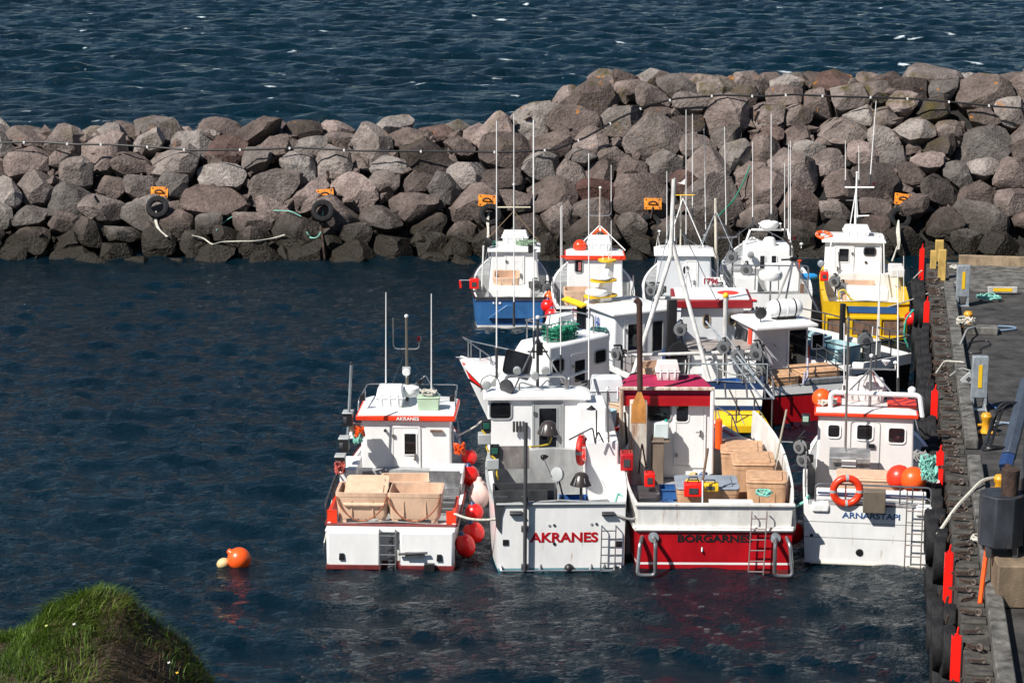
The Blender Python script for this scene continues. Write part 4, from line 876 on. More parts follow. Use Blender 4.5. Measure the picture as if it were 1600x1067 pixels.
p0=b.P(543,690,3.2); p1=b.P(549,568,3.2); pole(b,[p0,p1],.035,GAL,'steadying_pole'); MB().ball(p1,.045,0,10).build('pole_cap',BLK,b.root)
rails(b,[(-1.2,4.1,rz),(-1.18,4.2,rz+.28),(-1.13,5.7,rz+.3),(1.13,5.7,rz+.3),(1.17,4.6,rz+.28),(1.18,4.3,rz)],[((-1.13,5.1,rz),(-1.13,5.1,rz+.29)),((1.13,5.1,rz),(1.13,5.1,rz+.29)),((0,5.7,rz),(0,5.7,rz+.29))],.016)
for x in(-1.1,1.1): MB().box((x,4.3,rz+.3),(.12,.1,.16)).build('roof_lamp',BLK,b.root,bev=.01)
# quarter bulkheads, orange side panels, white locker
for sg in(-1,1):
    MB().box((sg*1.42,.75,1.12),(.07,1.3,.3)).build('side_panel',ORR,b.root,bev=.01)
    MB().box((sg*1.36,.12,1.1),(.22,.05,.36)).build('orange_corner',ORR,b.root)
mb=MB(); mb.box((-1.28,3.2,1.2),(.42,1.2,.7)); mb.build('side_locker',WC,b.root,bev=.04)
mb=MB(); mb.box((1.08,2.75,1.42),(.82,.9,.28)); mb.build('locker_top',WC,b.root,bev=.03)
MB().box((1.05,2.3,1.42),(.74,.03,.4),rx=.12).build('steel_chute',ALU,b.root); MB().box((1.05,2.42,1.05),(.72,.5,.36)).build('steel_bin',ALU,b.root,bev=.01)
for z in(.75,.9,1.05): MB().tube([(.75,2.1,z),(1.38,2.1,z)],.02,0,6).build('bin_bar',STL,b.root)
# stern platform and gear
mb=MB(); mb.box((-.83,-.16,.5),(1.24,.36,.86)); mb.box((.83,-.16,.5),(1.24,.36,.86)); mb.build('stern_platform',WC,b.root,bev=.06)
mb=MB(); mb.box((-.83,-.16,.075),(1.26,.38,.13)); mb.box((.83,-.16,.075),(1.26,.38,.13)); mb.build('antifouled_platform_foot',DRED,b.root,bev=.02)
MB().box((0,.03,.92),(2.95,.7,.06)).build('stern_shelf',WC,b.root,bev=.02)
ladder(b,b.P(606,850,-.3).x-.0,-.3,-.12,1.0,.36,5,stand=.1)
MB().lathe([(.1,0),(.07,.15),(.1,.2),(.06,.5),(.05,.8)],(.02,-.25,.02),n=10).build('outdrive',DGR,b.root); 
pole(b,[(.2,-.42,.42),(.86,-.42,.46)],.03,DGR,'boat_hook'); MB().box((.55,-.4,.4),(.4,.06,.12)).build('bracket',DGR,b.root)
for x in(-1.1,1.12): MB().box((x,-.36,.33),(.13,.04,.16),top=.8).build('trim_flap',BLK,b.root,bev=.01)
MB().box((.9,-.42,.12),(.24,.1,.18)).build('black_pump_box',BLK,b.root,bev=.01)
mb=MB()
for k in range(4): mb.tube([(-1.5-.02*k,1.4+.3*k,.95),(-1.52,1.4+.3*k,1.5)],.02,0,6)
mb.tube(fillet([(-1.5,.4,.9),(-1.55,.4,1.35),(-1.55,2.9,1.5),(-1.5,3,.95)],.1),.024,0,8); mb.build('side_rack',DGR,b.root)
for u,v,y in((546,650,3.3),(540,690,2.9),(534,718,2.4)): 
    p=b.P(u-2,v+4,y); MB().box(p,(.22,.3,.3)).box(p+Vector((0,-.0,.17)),(.26,.34,.04),1).build('reel_motor',[BLK,LGR],b.root,bev=.015); MB().lathe([(.06,0),(.17,.02),(.17,.1),(.06,.12)],p,(-1,0,0),n=16,).build('reel_wheel',DGR,b.root)
p=b.P(556,667,3.6); MB().box(p,(.26,.2,.18)).build('tan_case',BEI,b.root,bev=.02); p=b.P(551,680,3.5); MB().box(p,(.24,.25,.12)).build('white_case',WC,b.root,bev=.02)
for i,(u,v,m_,l) in enumerate(((560,694,TEAL,'green line tangle beside the white side locker'),(562,685,ORG,'orange line tangle beside the wheelhouse side'),(531,742,mk('multi_line',(.5,.1,.08),.8,var=.8,scale=40),'red and green cords hanging by the left gunwale'),(718,712,ORG,'orange and green lines at the right gunwale of the left boat'))):
    p=b.Wd(b.P(u,v,3.3 if i<2 else 2.)); coil(p,l,m_,.13,seed=20+i,fl=.3)
bowrail(b,6.0)
# tubs
t1=tub(b.Wd((-.68,.62,.96)),-b.a,'open beige fish tub on the left stern, holding two standing lids',1.22,.95,.72,BEI,band=True)
t2=tub(b.Wd((.52,.62,.96)),-b.a,'open beige fish tub with rope handle at the right of the left boat stern',1.26,.95,.72,BEI,band=True)
for k,(y,z) in enumerate(((.75,1.62),(.5,1.54))):
    t=MB(); t.prism([(x,yy,0) for x,yy in rr2(1.0,.85,.1)],(0,0,.055)); t.prism([(x,yy,.05) for x,yy in rr2(.8,.66,.1)],(0,0,.03)); o=t.build('tub_lid',BEI,bev=.012); o.location=b.Wd((-.62,y,z)); o.rotation_euler=(R_(24),0,-b.a); tag(o,('rear' if k==0 else 'front')+' beige lid propped in the left stern tub','lid','lids in the left stern tub')
tub(b.Wd((.1,2.6,.66)),-b.a+.05,'beige tub half hidden in front of the narrow door of the left boat',1.2,.8,.7,BEI)
o=MB().box((0,0,.2),(.75,.42,.34),top=1.05).build('white_crate',WC,bev=.03); o.location=b.Wd((.08,2.0,.9)); o.rotation_euler=(0,0,-b.a); tag(o,'white plastic crate in front of the beige tub by the narrow door','crate')
B1=b
# ---- 2: white boat with big AKRANES transom
b=Boat('fishing_boat',876,890,-1.5,'white fishing boat with red AKRANES lettering across its wide plain transom')
b.hull(8.0,3.25,1.58,2.0,[(.03,0),(1.,1)],[mk('pale_blue_antifoul',(.12,.3,.36),.5),WH],zd=.65,fwd=4.4,sternw=.9,tr=.12,cw=.12,tuck=.02)
b.strake(.99,.04,LGR,sides=(-1,))
text(b.root,'name_lettering','AKRANES',1.55,(b.P(881,839,0).x,-.004,b.P(0,839,0).z),RED,off=.032,hgt=.235)
c=b.cabin(-1.62,.85,4.1,5.4,.65,2.98,WC,slant=.2,tum=.03)
c.roof(.1,.12,WC,WC,fo=.05); rz=c.rz
A=b.P(782,641,4.1); c.win(A.x,A.z,.5,.4,.08,fm=LGR); 
A=b.P(856,630,4.1); Z=b.P(856,728,4.1); c.door(A.x,Z.z,.66,A.z-Z.z,win=(A.x+.0,(A.z+Z.z)/2+.12,.42,1.1,.02),fm=LGR,dm=LGR,hs=1)
MB().box((A.x,4.02,b.P(0,677,4.1).z),(.46,.03,.05)).build('door_bar',LGR,c.w)
for k in range(4): MB().tube([(b.P(803+5*k,664,4).x,4.0,b.P(0,668,4).z-.1),(b.P(803+5*k,664,4).x,4.0,b.P(0,658,4).z)],.03,0,8).build('knife_holder',DGR,c.w)
# starboard block with lifebuoy and raft
mb=MB(); x0=b.P(915,720,3.).x; x1=b.P(966,720,3.).x; zt=b.P(0,688,3.).z; mb.box(((x0+x1)/2,4.2,(zt+.65)/2),(x1-x0,2.6,zt-.65)); mb.build('engine_casing',WC,b.root,bev=.04)
mb=MB(); mb.box(((x0+.2),4.3,zt+.3),(.7,1.2,.7)); mb.build('casing_upper',WC,b.root,bev=.05)
chest(b,(x0+.38,4.2,zt+.02),.62,.55,.56,mat=mk('white_raft',(.76,.77,.78),.4)) ; chest(b,(b.P(948,610,5.8).x,5.8,b.P(0,626,5.8).z),.86,.6,.62,'folded_raft_pack',mk('pale_grey_canvas',(.6,.62,.64),.6,var=.1))
L_=lifebuoy(b.Wd((x0-.1,3.05,zt-.25)),'red horseshoe lifebuoy seen edge on against the white engine casing',(1,-.25,0),.3,.08,mk('red_foam',(.75,.02,.015),.5))
# left working deck
mb=MB(); mb.box((b.P(799,712,2.6).x,2.6,b.P(0,714,2.6).z),(.85,.05,.55),rx=-.05); mb.build('grey_hatch_board',mk('brown_grey_board',(.2,.18,.17),.6,var=.3,scale=6),b.root)
mb=MB(); z=b.P(0,772,.5).z; xL=b.P(770,0,.6).x; xR=b.P(872,0,.6).x
mb.box(((xL+xR)/2,.35,z),(xR-xL,.04,.28)); mb.box(((xL+xR)/2,.95,z),(xR-xL,.04,.28)); mb.box((xL,.65,z),(.04,.6,.28)); mb.box((xR,.65,z),(.04,.6,.28)); mb.box(((xL+xR)/2,.65,z-.12),(xR-xL,.6,.03)); mb.build('steel_trough',DGR,b.root)
mb=MB(); mb.prism([(xL-.02,-.03,z+.1),(xL+.3,-.03,z+.1),(xL+.16,-.03,z-.35),(xL+.14,-.03,z-.75),(xL+.04,-.03,z-.6)],(0,.1,0)); mb.build('roller_bracket',DGR,b.root)
mb=MB(); 
for k in range(3): mb.box((-.9+.45*k,2.0,1.0),(.42,1.4,.06)); 
mb.box((-.5,1.55,1.12),(.05,1.6,.22)); mb.box((-.05,1.5,.98),(.5,1.5,.2)); mb.build('sorting_table',MGR,b.root)
p0=b.P(820,888,-.12); p1=b.P(823,680,-.12); pole(b,[(p0.x,-.12,.02),(p0.x+.02,-.12,b.P(0,660,-.12).z)],.045,DGR,'vertical_davit')
for dz in(0,.9,1.6): MB().box((p0.x,-.07,.1+dz),(.16,.12,.12)).build('davit_bracket',DGR,b.root)
# lamps
def funnel(u,v,y,hgt,name='shaded_work_lamp',k=1.):
    p=b.P(u,v,y); mb=MB(); mb.lathe([(.27*k,-.14*k),(.26*k,-.1*k),(.16*k,.1*k),(.1*k,.15*k),(0,.16*k)],p,(0,0,1),0,22); mb.tube([p-Vector((0,0,.1)),p-Vector((0,0,hgt))],.03,1,8)
    for a in(0,1.2,2.4): mb.tube([p+Vector((.17*math.cos(a),-.17,.06)),p+Vector((.24*math.cos(a),-.22,-.1))],.008,2,5)
    return mb.build(name,[mk('brown_black_enamel',(.045,.035,.032),.3,var=.3),DGR,LGR],b.root,ang=50)
funnel(857,668,2.2,.3); funnel(908,748,.8,.9,k=.95)
yr=mk('yellow_hose',(.7,.5,.04),.5); 
P=[b.P(862,683,2.2),b.P(858,694,2.2),b.P(842,697,2.),b.P(828,698,1.5)]; MB().tube(fillet(P,.1),.025,0,6).build('yellow_cable',yr,b.root)
for P in([(753,672),(762,682),(760,700),(764,706)],[(768,712),(778,720),(776,740),(778,750)]): MB().tube(fillet([b.P(u,v,2.5) for u,v in P],.1),.025,0,6).build('yellow_cable',yr,b.root)
for u,v in((760,665),(773,704)): 
    p=b.P(u,v,2.6); mb=MB(); mb.box(p,(.22,.2,.28)); mb.box(p+Vector((0,-.11,.02)),(.15,.02,.15),1); mb.build('jigging_controller',[BLK,mk('lcd_green',(.02,.1,.07),.2)],b.root,bev=.015)
    MB().box(p-Vector((.05,0,.3)),(.3,.3,.25)).build('reel_base',LGR,b.root,bev=.02)
p=b.P(871,741,1.1); lamp(b,p,(-.8,-1,.3),.17,'round_deck_lamp',LGR); pole(b,[p,p+Vector((.15,0,-.6))],.022,DGR,'lamp_post'); p=b.P(849,714,1.6); lamp(b,p,(-1,-.5,0),.06)
pole(b,[b.P(849,714,1.6),b.P(862,745,1.1)],.012,DGR,'thin_rod')
pole(b,fillet([b.P(889,687,2.9),b.P(926,668,2.9),b.P(930,692,2.9)],.06),.02,DGR,'jib_arm'); pole(b,fillet([b.P(929,691,2.7),b.P(935,674,2.7),b.P(943,691,2.7)],.05),.02,DGR,'fairlead_hoop')
pole(b,[b.P(951,691,2.8),b.P(949,612,2.8)],.024,STL,'stanchion'); gps(b,b.P(949,612,2.8),.02); pole(b,[b.P(932,680,3.0),b.P(932,641,3.0)],.018,DGR,'thin_mast'); MB().lathe([(.0,0),(.12,.01),(.02,.1),(0,.11)],b.P(924,640,3.0),n=12).build('dark_cone',BLK,b.root)
# roof rail and lights
zr=b.P(0,587,4.4).z
rails(b,[(b.P(790,0,4.4).x,4.4,rz),(b.P(790,0,4.4).x,4.4,zr),(b.P(888,0,4.4).x,4.4,zr),(b.P(888,0,4.4).x,4.4,rz)],[],.045); rails(b,[(b.P(890,0,4.6).x,4.6,rz),(b.P(892,0,4.6).x,4.6,zr-.08),(b.P(925,0,4.6).x,5.4,zr-.1)],[],.035)
rails(b,[b.P(812,613,4.3),b.P(811,596,4.3),b.P(849,608,4.3)],[],.022)
p=b.P(792,605,4.2); lamp(b,p,(-.9,-1,-.15),.2,'searchlight',DGR)
p=b.P(760,602,4.3); lamp(b,p,(0,-1,-.2),.11,'deck_lamp',LGR); MB().tube(fillet([b.P(752,612,4.3),b.P(751,593,4.3),b.P(765,585,4.3),b.P(778,590,4.3),b.P(782,604,4.3)],.15),.014,0,6).build('lamp_guard',DGR,b.root)
mp=b.P(840,590,4.6); m=mast(b,(mp.x,4.6,rz),b.P(0,498,4.6).z-rz,.04,((.3,.7),(.9,.5)),DGR)
stays(b,(mp.x,4.6,b.P(0,528,4.6).z),[(b.P(803,0,4.6).x,4.4,rz),(b.P(885,0,4.6).x,5.,rz)],.022,STL,'mast_leg')
for u,v in((808,582),(852,582),(836,590)): lamp(b,b.P(u,v-3,4.35),(0,-1,-.2),.1,mat=LGR)
MB().box(b.P(843,545,4.5),(.16,.12,.3)).build('junction_box',BLK,b.root); 
whip(b,776,190,590,4.7,.022); whip(b,834,188,560,5.0); whip(b,803,182,510,5.6); whip(b,920,240,640,4.7,.022,du=0)
whip(b,876,323,585,5.2,.016)
# transom fittings
for u,v in((776+14,847),(967,849)): p=b.P(u,v,0); MB().box((p.x,-.005,p.z),(.13,.03,.13)).build('scupper',BLK,b.root)
for u,v in((858,820),(866,820),(924,818),(932,818)): p=b.P(u,v,0); MB().lathe([(.03,0),(.03,.02),(0,.025)],(p.x,-.0,p.z),(0,-1,0),n=10).build('through_hull_fitting',DGR if u in(866,932) else LGR,b.root)
p=b.P(866,849,0); MB().lathe([(.035,0),(.035,.02),(0,.025)],(p.x,0,p.z),(0,-1,0),n=10).build('drain',BLK,b.root)
p=b.P(889,887,-.05); MB().ball((p.x,-.05,.05),.11,0,14).build('exhaust_outlet',BLK,b.root)
ladder(b,b.P(949,860,0).x,0,-.05,b.P(0,818,0).z,.32,6,stand=.14,dx=.02)
mb=MB(); mb.tube(fillet([(-1.36,-.02,.12),(-1.36,-.12,.02),(1.36,-.12,.02),(1.36,-.02,.12)],.08),.025,0,8); 
for x in(-.8,-.5,.65,.95,1.2): mb.tube([(x,-.12,.02),(x+.04,0,.14)],.02,0,6)
mb.build('stern_step_rail',STL,b.root)
for u,v in((806,801),(950,802)): p=b.P(u,v,-.02); mb=MB(); mb.box((p.x,-.05,p.z),(.28,.07,.1)); mb.tube([(p.x-.14,-.09,p.z+.0),(p.x+.14,-.09,p.z)],.03,0,8); mb.build('mooring_cleat',DGR,b.root,bev=.01)
bowrail(b,6.3); B2=b
# ---- 3: red hull BORGARNES
b=Boat('fishing_boat',1115,893,1.0,'red hulled fishing boat with white bulwark, crimson roof cover and rusty exhaust lettered BORGARNES')
b.hull(9.0,3.95,1.0,1.5,[(.06,0),(.17,1),(.22,2),(.97,1),(1.,1)],[DRED,RED,WC],zd=.7,fwd=6.2,sternw=.89,tr=.1,cw=.14,tuck=.02,trk=.0)
b.strake(1.,.05,WD)
# white bulwark standing on the sheer
mb=MB()
def bw(y0,y1,sg,z0,z1,z0b=None,z1b=None,inn=.03):
    n=10
    for k in range(n):
        ya=y0+(y1-y0)*k/n; yb=y0+(y1-y0)*(k+1)/n; a=b.S(ya,sg,1,-inn); c_=b.S(yb,sg,1,-inn)
        f0=z0+(z1-z0)*k/n; f1=z0+(z1-z0)*(k+1)/n; w=Vector((-sg*.07,0,0)); o=Vector((sg*.03,0,0))
        mb.add([a,c_,c_+o+Vector((0,0,f1)),a+o+Vector((0,0,f0)),a+w,c_+w,c_+w+o+Vector((0,0,f1)),a+w+o+Vector((0,0,f0))],[(0,1,2,3),(4,7,6,5),(3,2,6,7),(0,4,5,1),(0,3,7,4),(1,5,6,2)])
bw(.02,3.,1,.56,.6); bw(3,6.6,1,.6,.95); bw(.02,3.,-1,.56,.55); bw(3,6.6,-1,.55,.5)
s0=b.S(0,-1); s1=b.S(0,1); mb.box((0,.06,1.28),(s1.x-s0.x-.06,.08,.56)); mb.box((0,.03,1.02),(s1.x-s0.x+.06,.16,.09)); mb.box((0,.04,1.57),(s1.x-s0.x+.1,.16,.05)); mb.build('white_bulwark',WD,b.root,bev=.008)
text(b.root,'name_lettering','BORGARNES',1.68,(b.P(1117,837,0).x,-.005,b.P(0,837,0).z-.06),BLK,off=.03,hgt=.17)
c=b.cabin(-1.95,.3,5.2,6.7,.7,2.9,WC,slant=.3,tum=.02); 
# crimson canvas over the roof, white frame beam
mb=MB(); X0,X1=-2.0,.32; mb.add([(X0,5.1,2.78),(X1,5.1,2.78),(X1,5.1,3.02),(X0,5.1,3.02),(X0-.05,6.8,2.72),(X1+.05,6.8,2.72),(X1-.3,6.3,3.1),(X0+.35,6.3,3.1)],[(0,1,2,3),(3,2,6,7),(1,5,6,2),(0,3,7,4),(4,7,6,5),(0,4,5,1)]); mb.build('canvas_cover',CRIM,c.w)
MB().box(((X0+X1)/2,5.06,2.74),(X1-X0-.05,.1,.26)).build('red_band',RED,c.w)
MB().box(((X0+X1)/2,4.98,3.06),(X1-X0+.02,.12,.07)).build('roof_beam',WRUST,c.w,bev=.01)
for x in(X0+.04,X1-.04): pole(b,[(x,4.98,.7 if x<0 else .9),(x,4.98,3.02)],.055,WRUST if x<0 else WC,'roof_pillar',10)
A=b.P(1084,618,5.2); Z=b.P(1084,727,5.2); c.door(A.x-.08,Z.z,.68,A.z-Z.z,win=(b.P(1077,0,5.2).x,b.P(0,643,5.2).z,.3,.5,.08),hs=1,fm=WC)
A=b.P(1030,641,5.2); c.win(A.x,A.z,.56,.52,.1,fm=LGR)
# rusty exhaust trunk
xx=b.P(998,640,4.6).x; mb=MB(); mb.box((xx,4.75,1.75),(.42,.36,2.1)); mb.build('exhaust_trunk',WRUST,b.root,bev=.015)
rs=mk('orange_rust_stain',(.55,.24,.06),.8,var=.3,scale=5); mb=MB(); zt=b.P(0,613,4.56).z; mb.prism([(xx-.04,4.565,zt),(xx+.06,4.565,zt),(xx+.17,4.565,zt-.3),(xx+.18,4.565,zt-.78),(xx-.19,4.565,zt-.78),(xx-.17,4.565,zt-.32)],(0,.01,0)); mb.build('rust_stain',rs,b.root)
ep=b.P(1000,612,4.7); et=b.P(999,478,4.7); MB().tube([ep,et],.07,0,12).tube(fillet([et,et+Vector((.0,0,.08)),et+Vector((-.1,0,.16))],.05),.08,0,10).build('exhaust_pipe',mk('brown_rust_pipe',(.06,.025,.018),.7,var=.4),b.root)
chest(b,(b.P(1043,580,6.0).x,6.0,3.06),.6,.5,.46,mat=mk('pinkish_white_box',(.72,.66,.64),.45))
# shelf with water can
p=b.P(1031,705,4.9); mb=MB(); mb.box((p.x,4.85,b.P(0,687,4.9).z),(.46,.34,.05)); mb.box((p.x-.06,4.85,1.25),(.3,.28,1.3)); mb.build('tool_cabinet',mk('brown_grey_paint',(.22,.17,.13),.6,var=.25),b.root,bev=.01)
t=empty('water_canister',b.Wd((p.x+.02,4.85,b.P(0,686,4.9).z+.03)),-b.a,'translucent white water canister with teal cap standing by the wheelhouse window','canister'); MB().box((0,0,.22),(.4,.28,.42),top=.94).build('body',mk('milky_plastic',(.62,.7,.7),.3),t,bev=.04); MB().lathe([(.04,0),(.04,.05),(0,.05)],(.12,0,.43),n=10).build('cap',mk('teal_cap',(.02,.35,.28)),t)
# red fire pump, boxes
def redbox(u,v,y,s,l,name='red_tool_case',m_=RED,cat='case'):
    p=b.Wd(b.P(u,v,y)); t=empty(name,p,-b.a,l,cat); MB().box((0,0,0),s).build('body',m_,t,bev=.02); MB().box((0,-s[1]/2-.005,0),(s[0]*.5,.02,s[2]*.45)).build('panel',DGR,t); MB().tube(fillet([(-s[0]*.3,0,s[2]/2),(-s[0]*.3,0,s[2]/2+.07),(s[0]*.3,0,s[2]/2+.07),(s[0]*.3,0,s[2]/2)],.03),.014,0,6).build('handle',BLK,t)
redbox(1083,764,1.2,(.42,.3,.3),'red electric instrument case with grey panel standing on the tub lid',m_=CRED)
redbox(1109,760,1.3,(.4,.25,.18),'yellow plastic box beside the red instrument case','yellow_box',YLO); redbox(1083,752,1.6,(.34,.2,.07),'low yellow tray behind the red instrument case','yellow_tray',YLO,'tray')
redbox(1015,748,1.6,(.24,.3,.32),'red winch motor box beside the dark bin on the left bulwark','red_winch_box',CRED,'winch'); redbox(979,719,2.8,(.3,.5,.4),'dark red hauler body behind the left bulwark of the red boat','red_hauler',RED,'hauler')
MB().box((0,0,0),(.42,1.,.34)).build('dark_bin',DGR,b.root,loc=(-1.45,1.6,1.25),bev=.015)
mb=MB(); mb.box((.42,.75,1.42),(1.0,.3,.05)); mb.build('white_shelf',WC,b.root)
p0=b.P(1098,750,1.0); pole(b,[b.P(1097,862,-.05),p0],.022,GAL,'stern_post'); pole(b,[p0,b.P(1106,700,1.2)],.03,BRN,'wooden_handle')
lad=ladder(b,b.P(1181,850,0).x,-.05,-.02,b.P(0,795,0).z,.34,6,mat=mk('pinkish_steel',(.42,.33,.32),.4,.6),dx=.05,stand=.1)
for sg in(-1,1):
    x=sg*1.56; MB().lathe([(.12,0),(.12,.04),(0,.045)],(x*.88,-.02,.82),(0,-1,0),n=18).build('bolt_plate',GAL,b.root)
    MB().tube(fillet([(x*.88,-.04,.82),(x*.86,-.34,.75),(x*.86,-.36,.03),(x*1.12,-.36,.03),(x*1.08,-.2,.7),(x*1.03,.1,.86)],.1),.045,0,10).build('stern_guard_bar',STL,b.root)
pole(b,[b.P(1207,745,3.4),b.P(1229,640,3.4)],.025,mk('pale_wood_pole',(.4,.36,.28),.7),'long_pole')
p=b.P(1172,688,5.); 
tub(b.Wd((1.,4.75,.75)),-b.a+R_(90)-.08,'farthest tan tub with tan lid beside the wheelhouse, in shade of the red boat',1.2,1.,.85,BEI2,lid=BEI2)
tub(b.Wd((1.15,3.35,.8)),-b.a+R_(90)-.03,'middle tan tub with tan lid along the right bulwark of the red boat',1.2,1.,.9,BEI2,lid=BEI2)
tub(b.Wd((1.32,1.75,.85)),-b.a-.08,'nearest tan tub in the row along the right bulwark of the red boat',.92,1.0,.85,BEI2,lid=BEI2)
tub(b.Wd((-.05,1.95,.78)),-b.a,'wide tan tub with grey lid in the middle of the red boat deck',1.45,1.1,.72,BEI2,lid=GRY)
o=MB().tube(fillet([b.Wd((.55,5.9,1.35)),b.Wd((1.1,5.8,1.45)),b.Wd((1.7,5.6,1.2))],.2),.2,0,12).build('folded_tarpaulin',PINK); tag(o,'pinkish rolled tarpaulin against the inner bulwark of the red boat','tarpaulin')
coil(b.Wd((1.55,5.0,1.35)),'teal rope coil beside the pinkish tarpaulin',mk('teal_rope',(.05,.25,.26),.8,var=.3),.2,seed=31)
t=empty('orange_gas_bottle',b.Wd((.45,5.0,1.5)),0,'slim orange buoyant light hanging on the wheelhouse corner of the red boat','light'); MB().lathe([(.03,0),(.09,.05),(.09,.75),(.03,.8)],(0,0,0),n=12).build('tube',ORG,t)
t.name='rescue_light'
coil(b.Wd(b.P(1193,774,.2)),'pale teal mooring line piled on the right stern corner of the red boat',TEAL,.2,seed=33,fl=.1)
whip(b,1075,190,560,6.9,.02) if False else None
pole(b,[(-1.75,4.9,.75),(-1.88,4.8,2.5)],.03,RST,'rusty_stay'); rails(b,[b.P(998,740,3),b.P(1003,690,3.2),b.P(1012,745,3.2)],[],.02,RST); B3=b
bowrail(b,7.2)
# ---- 4: white boat with red roof, ARNARSTAPI
b=Boat('fishing_boat',1359,884,8.5,'white fishing boat lettered ARNARSTAPI with red roof edge lying beside the quay')
b.hull(8.8,3.2,1.42,1.8,[(.02,0),(.44,1),(.455,2),(.7,1),(.715,2),(1.,1)],[DKB,WH,MGR],zd=.6,fwd=4.0,sternw=.96,tr=.45,cw=.1,tuck=.04)

text(b.root,'name_lettering','ARNARSTAPI',1.3,(b.P(1361,802,0).x,-.005,b.P(0,802,0).z-.06),mk('blue_lettering',(.04,.1,.25),.4),off=.02,hgt=.14)
MB().box((-.02,.55,1.5),(2.5,.12,.3)).build('raised_coaming',WH,b.root,bev=.03); MB().box((0,.485,1.53),(2.46,.012,.09)).build('blue_coaming_stripe',NVY,b.root)
c=b.cabin(-1.33,1.05,3.4,5.2,.6,2.66,mk('pinkish_white_gelcoat',(.75,.71,.69),.35,var=.06),slant=.9,tum=.05)
c.roof(.1,.1,ORR,mk('pinkish_white_box',(.72,.66,.64),.45),fo=.05,band_th=.09); rz=c.rz; MB().box((.72,4.25,rz+.02),(.7,.9,.05)).build('red_roof_panel',ORR,c.w,bev=.015); MB().box((-1.0,4.2,rz+.02),(.5,.8,.05)).build('red_roof_panel',ORR,c.w,bev=.015)
for u,v,w,h in((1303,673,.27,.3),(1351,675,.36,.36),(1401,680,.38,.36)): p=b.P(u,v,3.4); c.win(p.x,p.z,w,h,.06,fm=WC)
p=b.P(1351,700,3.4); mb=MB(); mb.ring([c.aft(p.x+a,1.72+z,-.01) for a,z in rr2(.72,1.66,.1)],[c.aft(p.x+a,1.72+z,-.01) for a,z in rr2(.68,1.62,.09)],(0,-.025,0)); mb.build('door',LGR,c.w); MB().box((b.P(1362,696,3.4).x,3.36,b.P(0,696,3.4).z),(.14,.03,.1)).build('vent_plate',BLK,c.w)
chest(b,(b.P(1350,630,4.6).x,4.6,rz),1.05,.65,.5,mat=mk('pinkish_white_box',(.72,.66,.64),.45))
zr=b.P(0,615,3.6).z; rails(b,[(-1.0,3.6,rz-.1),(-1.0,3.6,zr),(1.12,3.6,zr),(1.2,3.6,rz-.15)],[],.06,WC,'roof_arch'); rails(b,[(1.2,3.9,rz-.3),(1.2,3.9,zr-.1),(.95,3.8,zr-.04)],[],.05,STL,'roof_hoop')
mp=b.P(1360,600,3.9); zt=b.P(0,558,3.9).z; mast(b,(mp.x,3.9,rz),zt-rz,.04,(),STL); zb=b.P(0,576,3.9).z; pole(b,[(mp.x-.5,3.9,zb),(mp.x+.6,3.9,zb)],.025,STL,'crossbar')
stays(b,(mp.x,3.9,zb),[(mp.x-.55,3.6,zr),(mp.x+.55,3.6,zr),(mp.x-.3,4.6,rz),(mp.x+.3,4.6,rz)],.02,STL,'mast_leg')
rd=radome(b,(mp.x-.03,5.0,b.P(0,619,5.0).z),.42,.5); t_=text(b.root,'dome_lettering','JF',.22,(mp.x-.1,4.565,b.P(0,606,4.56).z),RED,off=.02)
MB().box(b.P(1341,571,3.9),(.28,.12,.16)).build('white_antenna_box',WC,b.root,bev=.03); MB().lathe([(.0,0),(.1,.12),(.11,.14),(0,.15)],b.P(1384,572,3.9),n=12).build('horn',WC,b.root); gps(b,(mp.x+.58,3.9,zb),.14); gps(b,b.P(1422,612,3.7),.02)
MB().ball(b.P(1425,610,3.7),.1,0,12).build('satellite_dome',WC,b.root); 
whip(b,1403,425,612,3.8,.024); whip(b,1319,505,615,3.9); whip(b,1365,380,590,5.,.016,du=12) if False else whip(b,1368,400,575,3.9,.016,du=8)
pole(b,[b.P(1320,740,2.8),b.P(1326,495,2.8)],.03,STL,'steadying_pole')
for u,v in((1257,696),(1262,716)): p=b.P(u,v,2.9); reel(b,p,(-.75,-1,0),.5,k=.85)
p=b.P(1259,655,3.2); MB().box(p,(.2,.18,.26)).box(p+Vector((0,-.1,.03)),(.14,.02,.14),1).build('jigging_controller',[BLK,mk('lcd_pale',(.35,.5,.4),.3)],b.root,bev=.01)
mb=MB(); xa,xb=b.P(1319,0,2.6).x,b.P(1386,0,2.6).x; zz=b.P(0,715,2.6).z; mb.box(((xa+xb)/2,2.6,zz-.12),(xb-xa,.03,.42)); mb.box(((xa+xb)/2,2.85,zz+.08),(xb-xa,.5,.03)); mb.tube([(xa,2.45,zz),(xb,2.45,zz)],.03,0,8); mb.build('gutting_table',ALU,b.root)
MB().box(((xa+xb)/2-.02,2.57,zz-.12),(.34,.03,.22)).build('white_panel',WC,b.root)
zr2=1.28+.6; rails(b,[(-1.28,.1,1.4),(-1.28,.1,zr2),(1.32,.1,zr2),(1.32,.1,1.4)],[((-.6,.1,1.3),(-.6,.1,zr2)),((.62,.1,1.3),(.62,.1,zr2)),((.9,.1,1.3),(.9,.1,zr2))],.022,mid=.25)
ladder(b,b.P(1427,840,0).x,0,-.03,1.85,.36,7,mat=mk('brown_steel',(.3,.25,.22),.4,.6),stand=.16)
L_=lifebuoy(b.Wd((b.P(1349,0,0).x,-.03,b.P(0,768,0).z)),'round red lifebuoy with pale bands hung on the stern rail of the quayside boat',(0,-1,0),.3,.085)
mb=MB(); xq=b.P(1395,0,0).x; zq=b.P(0,780,0).z; mb.box((xq,-.12,zq),(.5,.3,.5)); o=mb.build('brown_stern_box',mk('brown_grey_box',(.14,.115,.085),.6,var=.25),b.root,bev=.012)
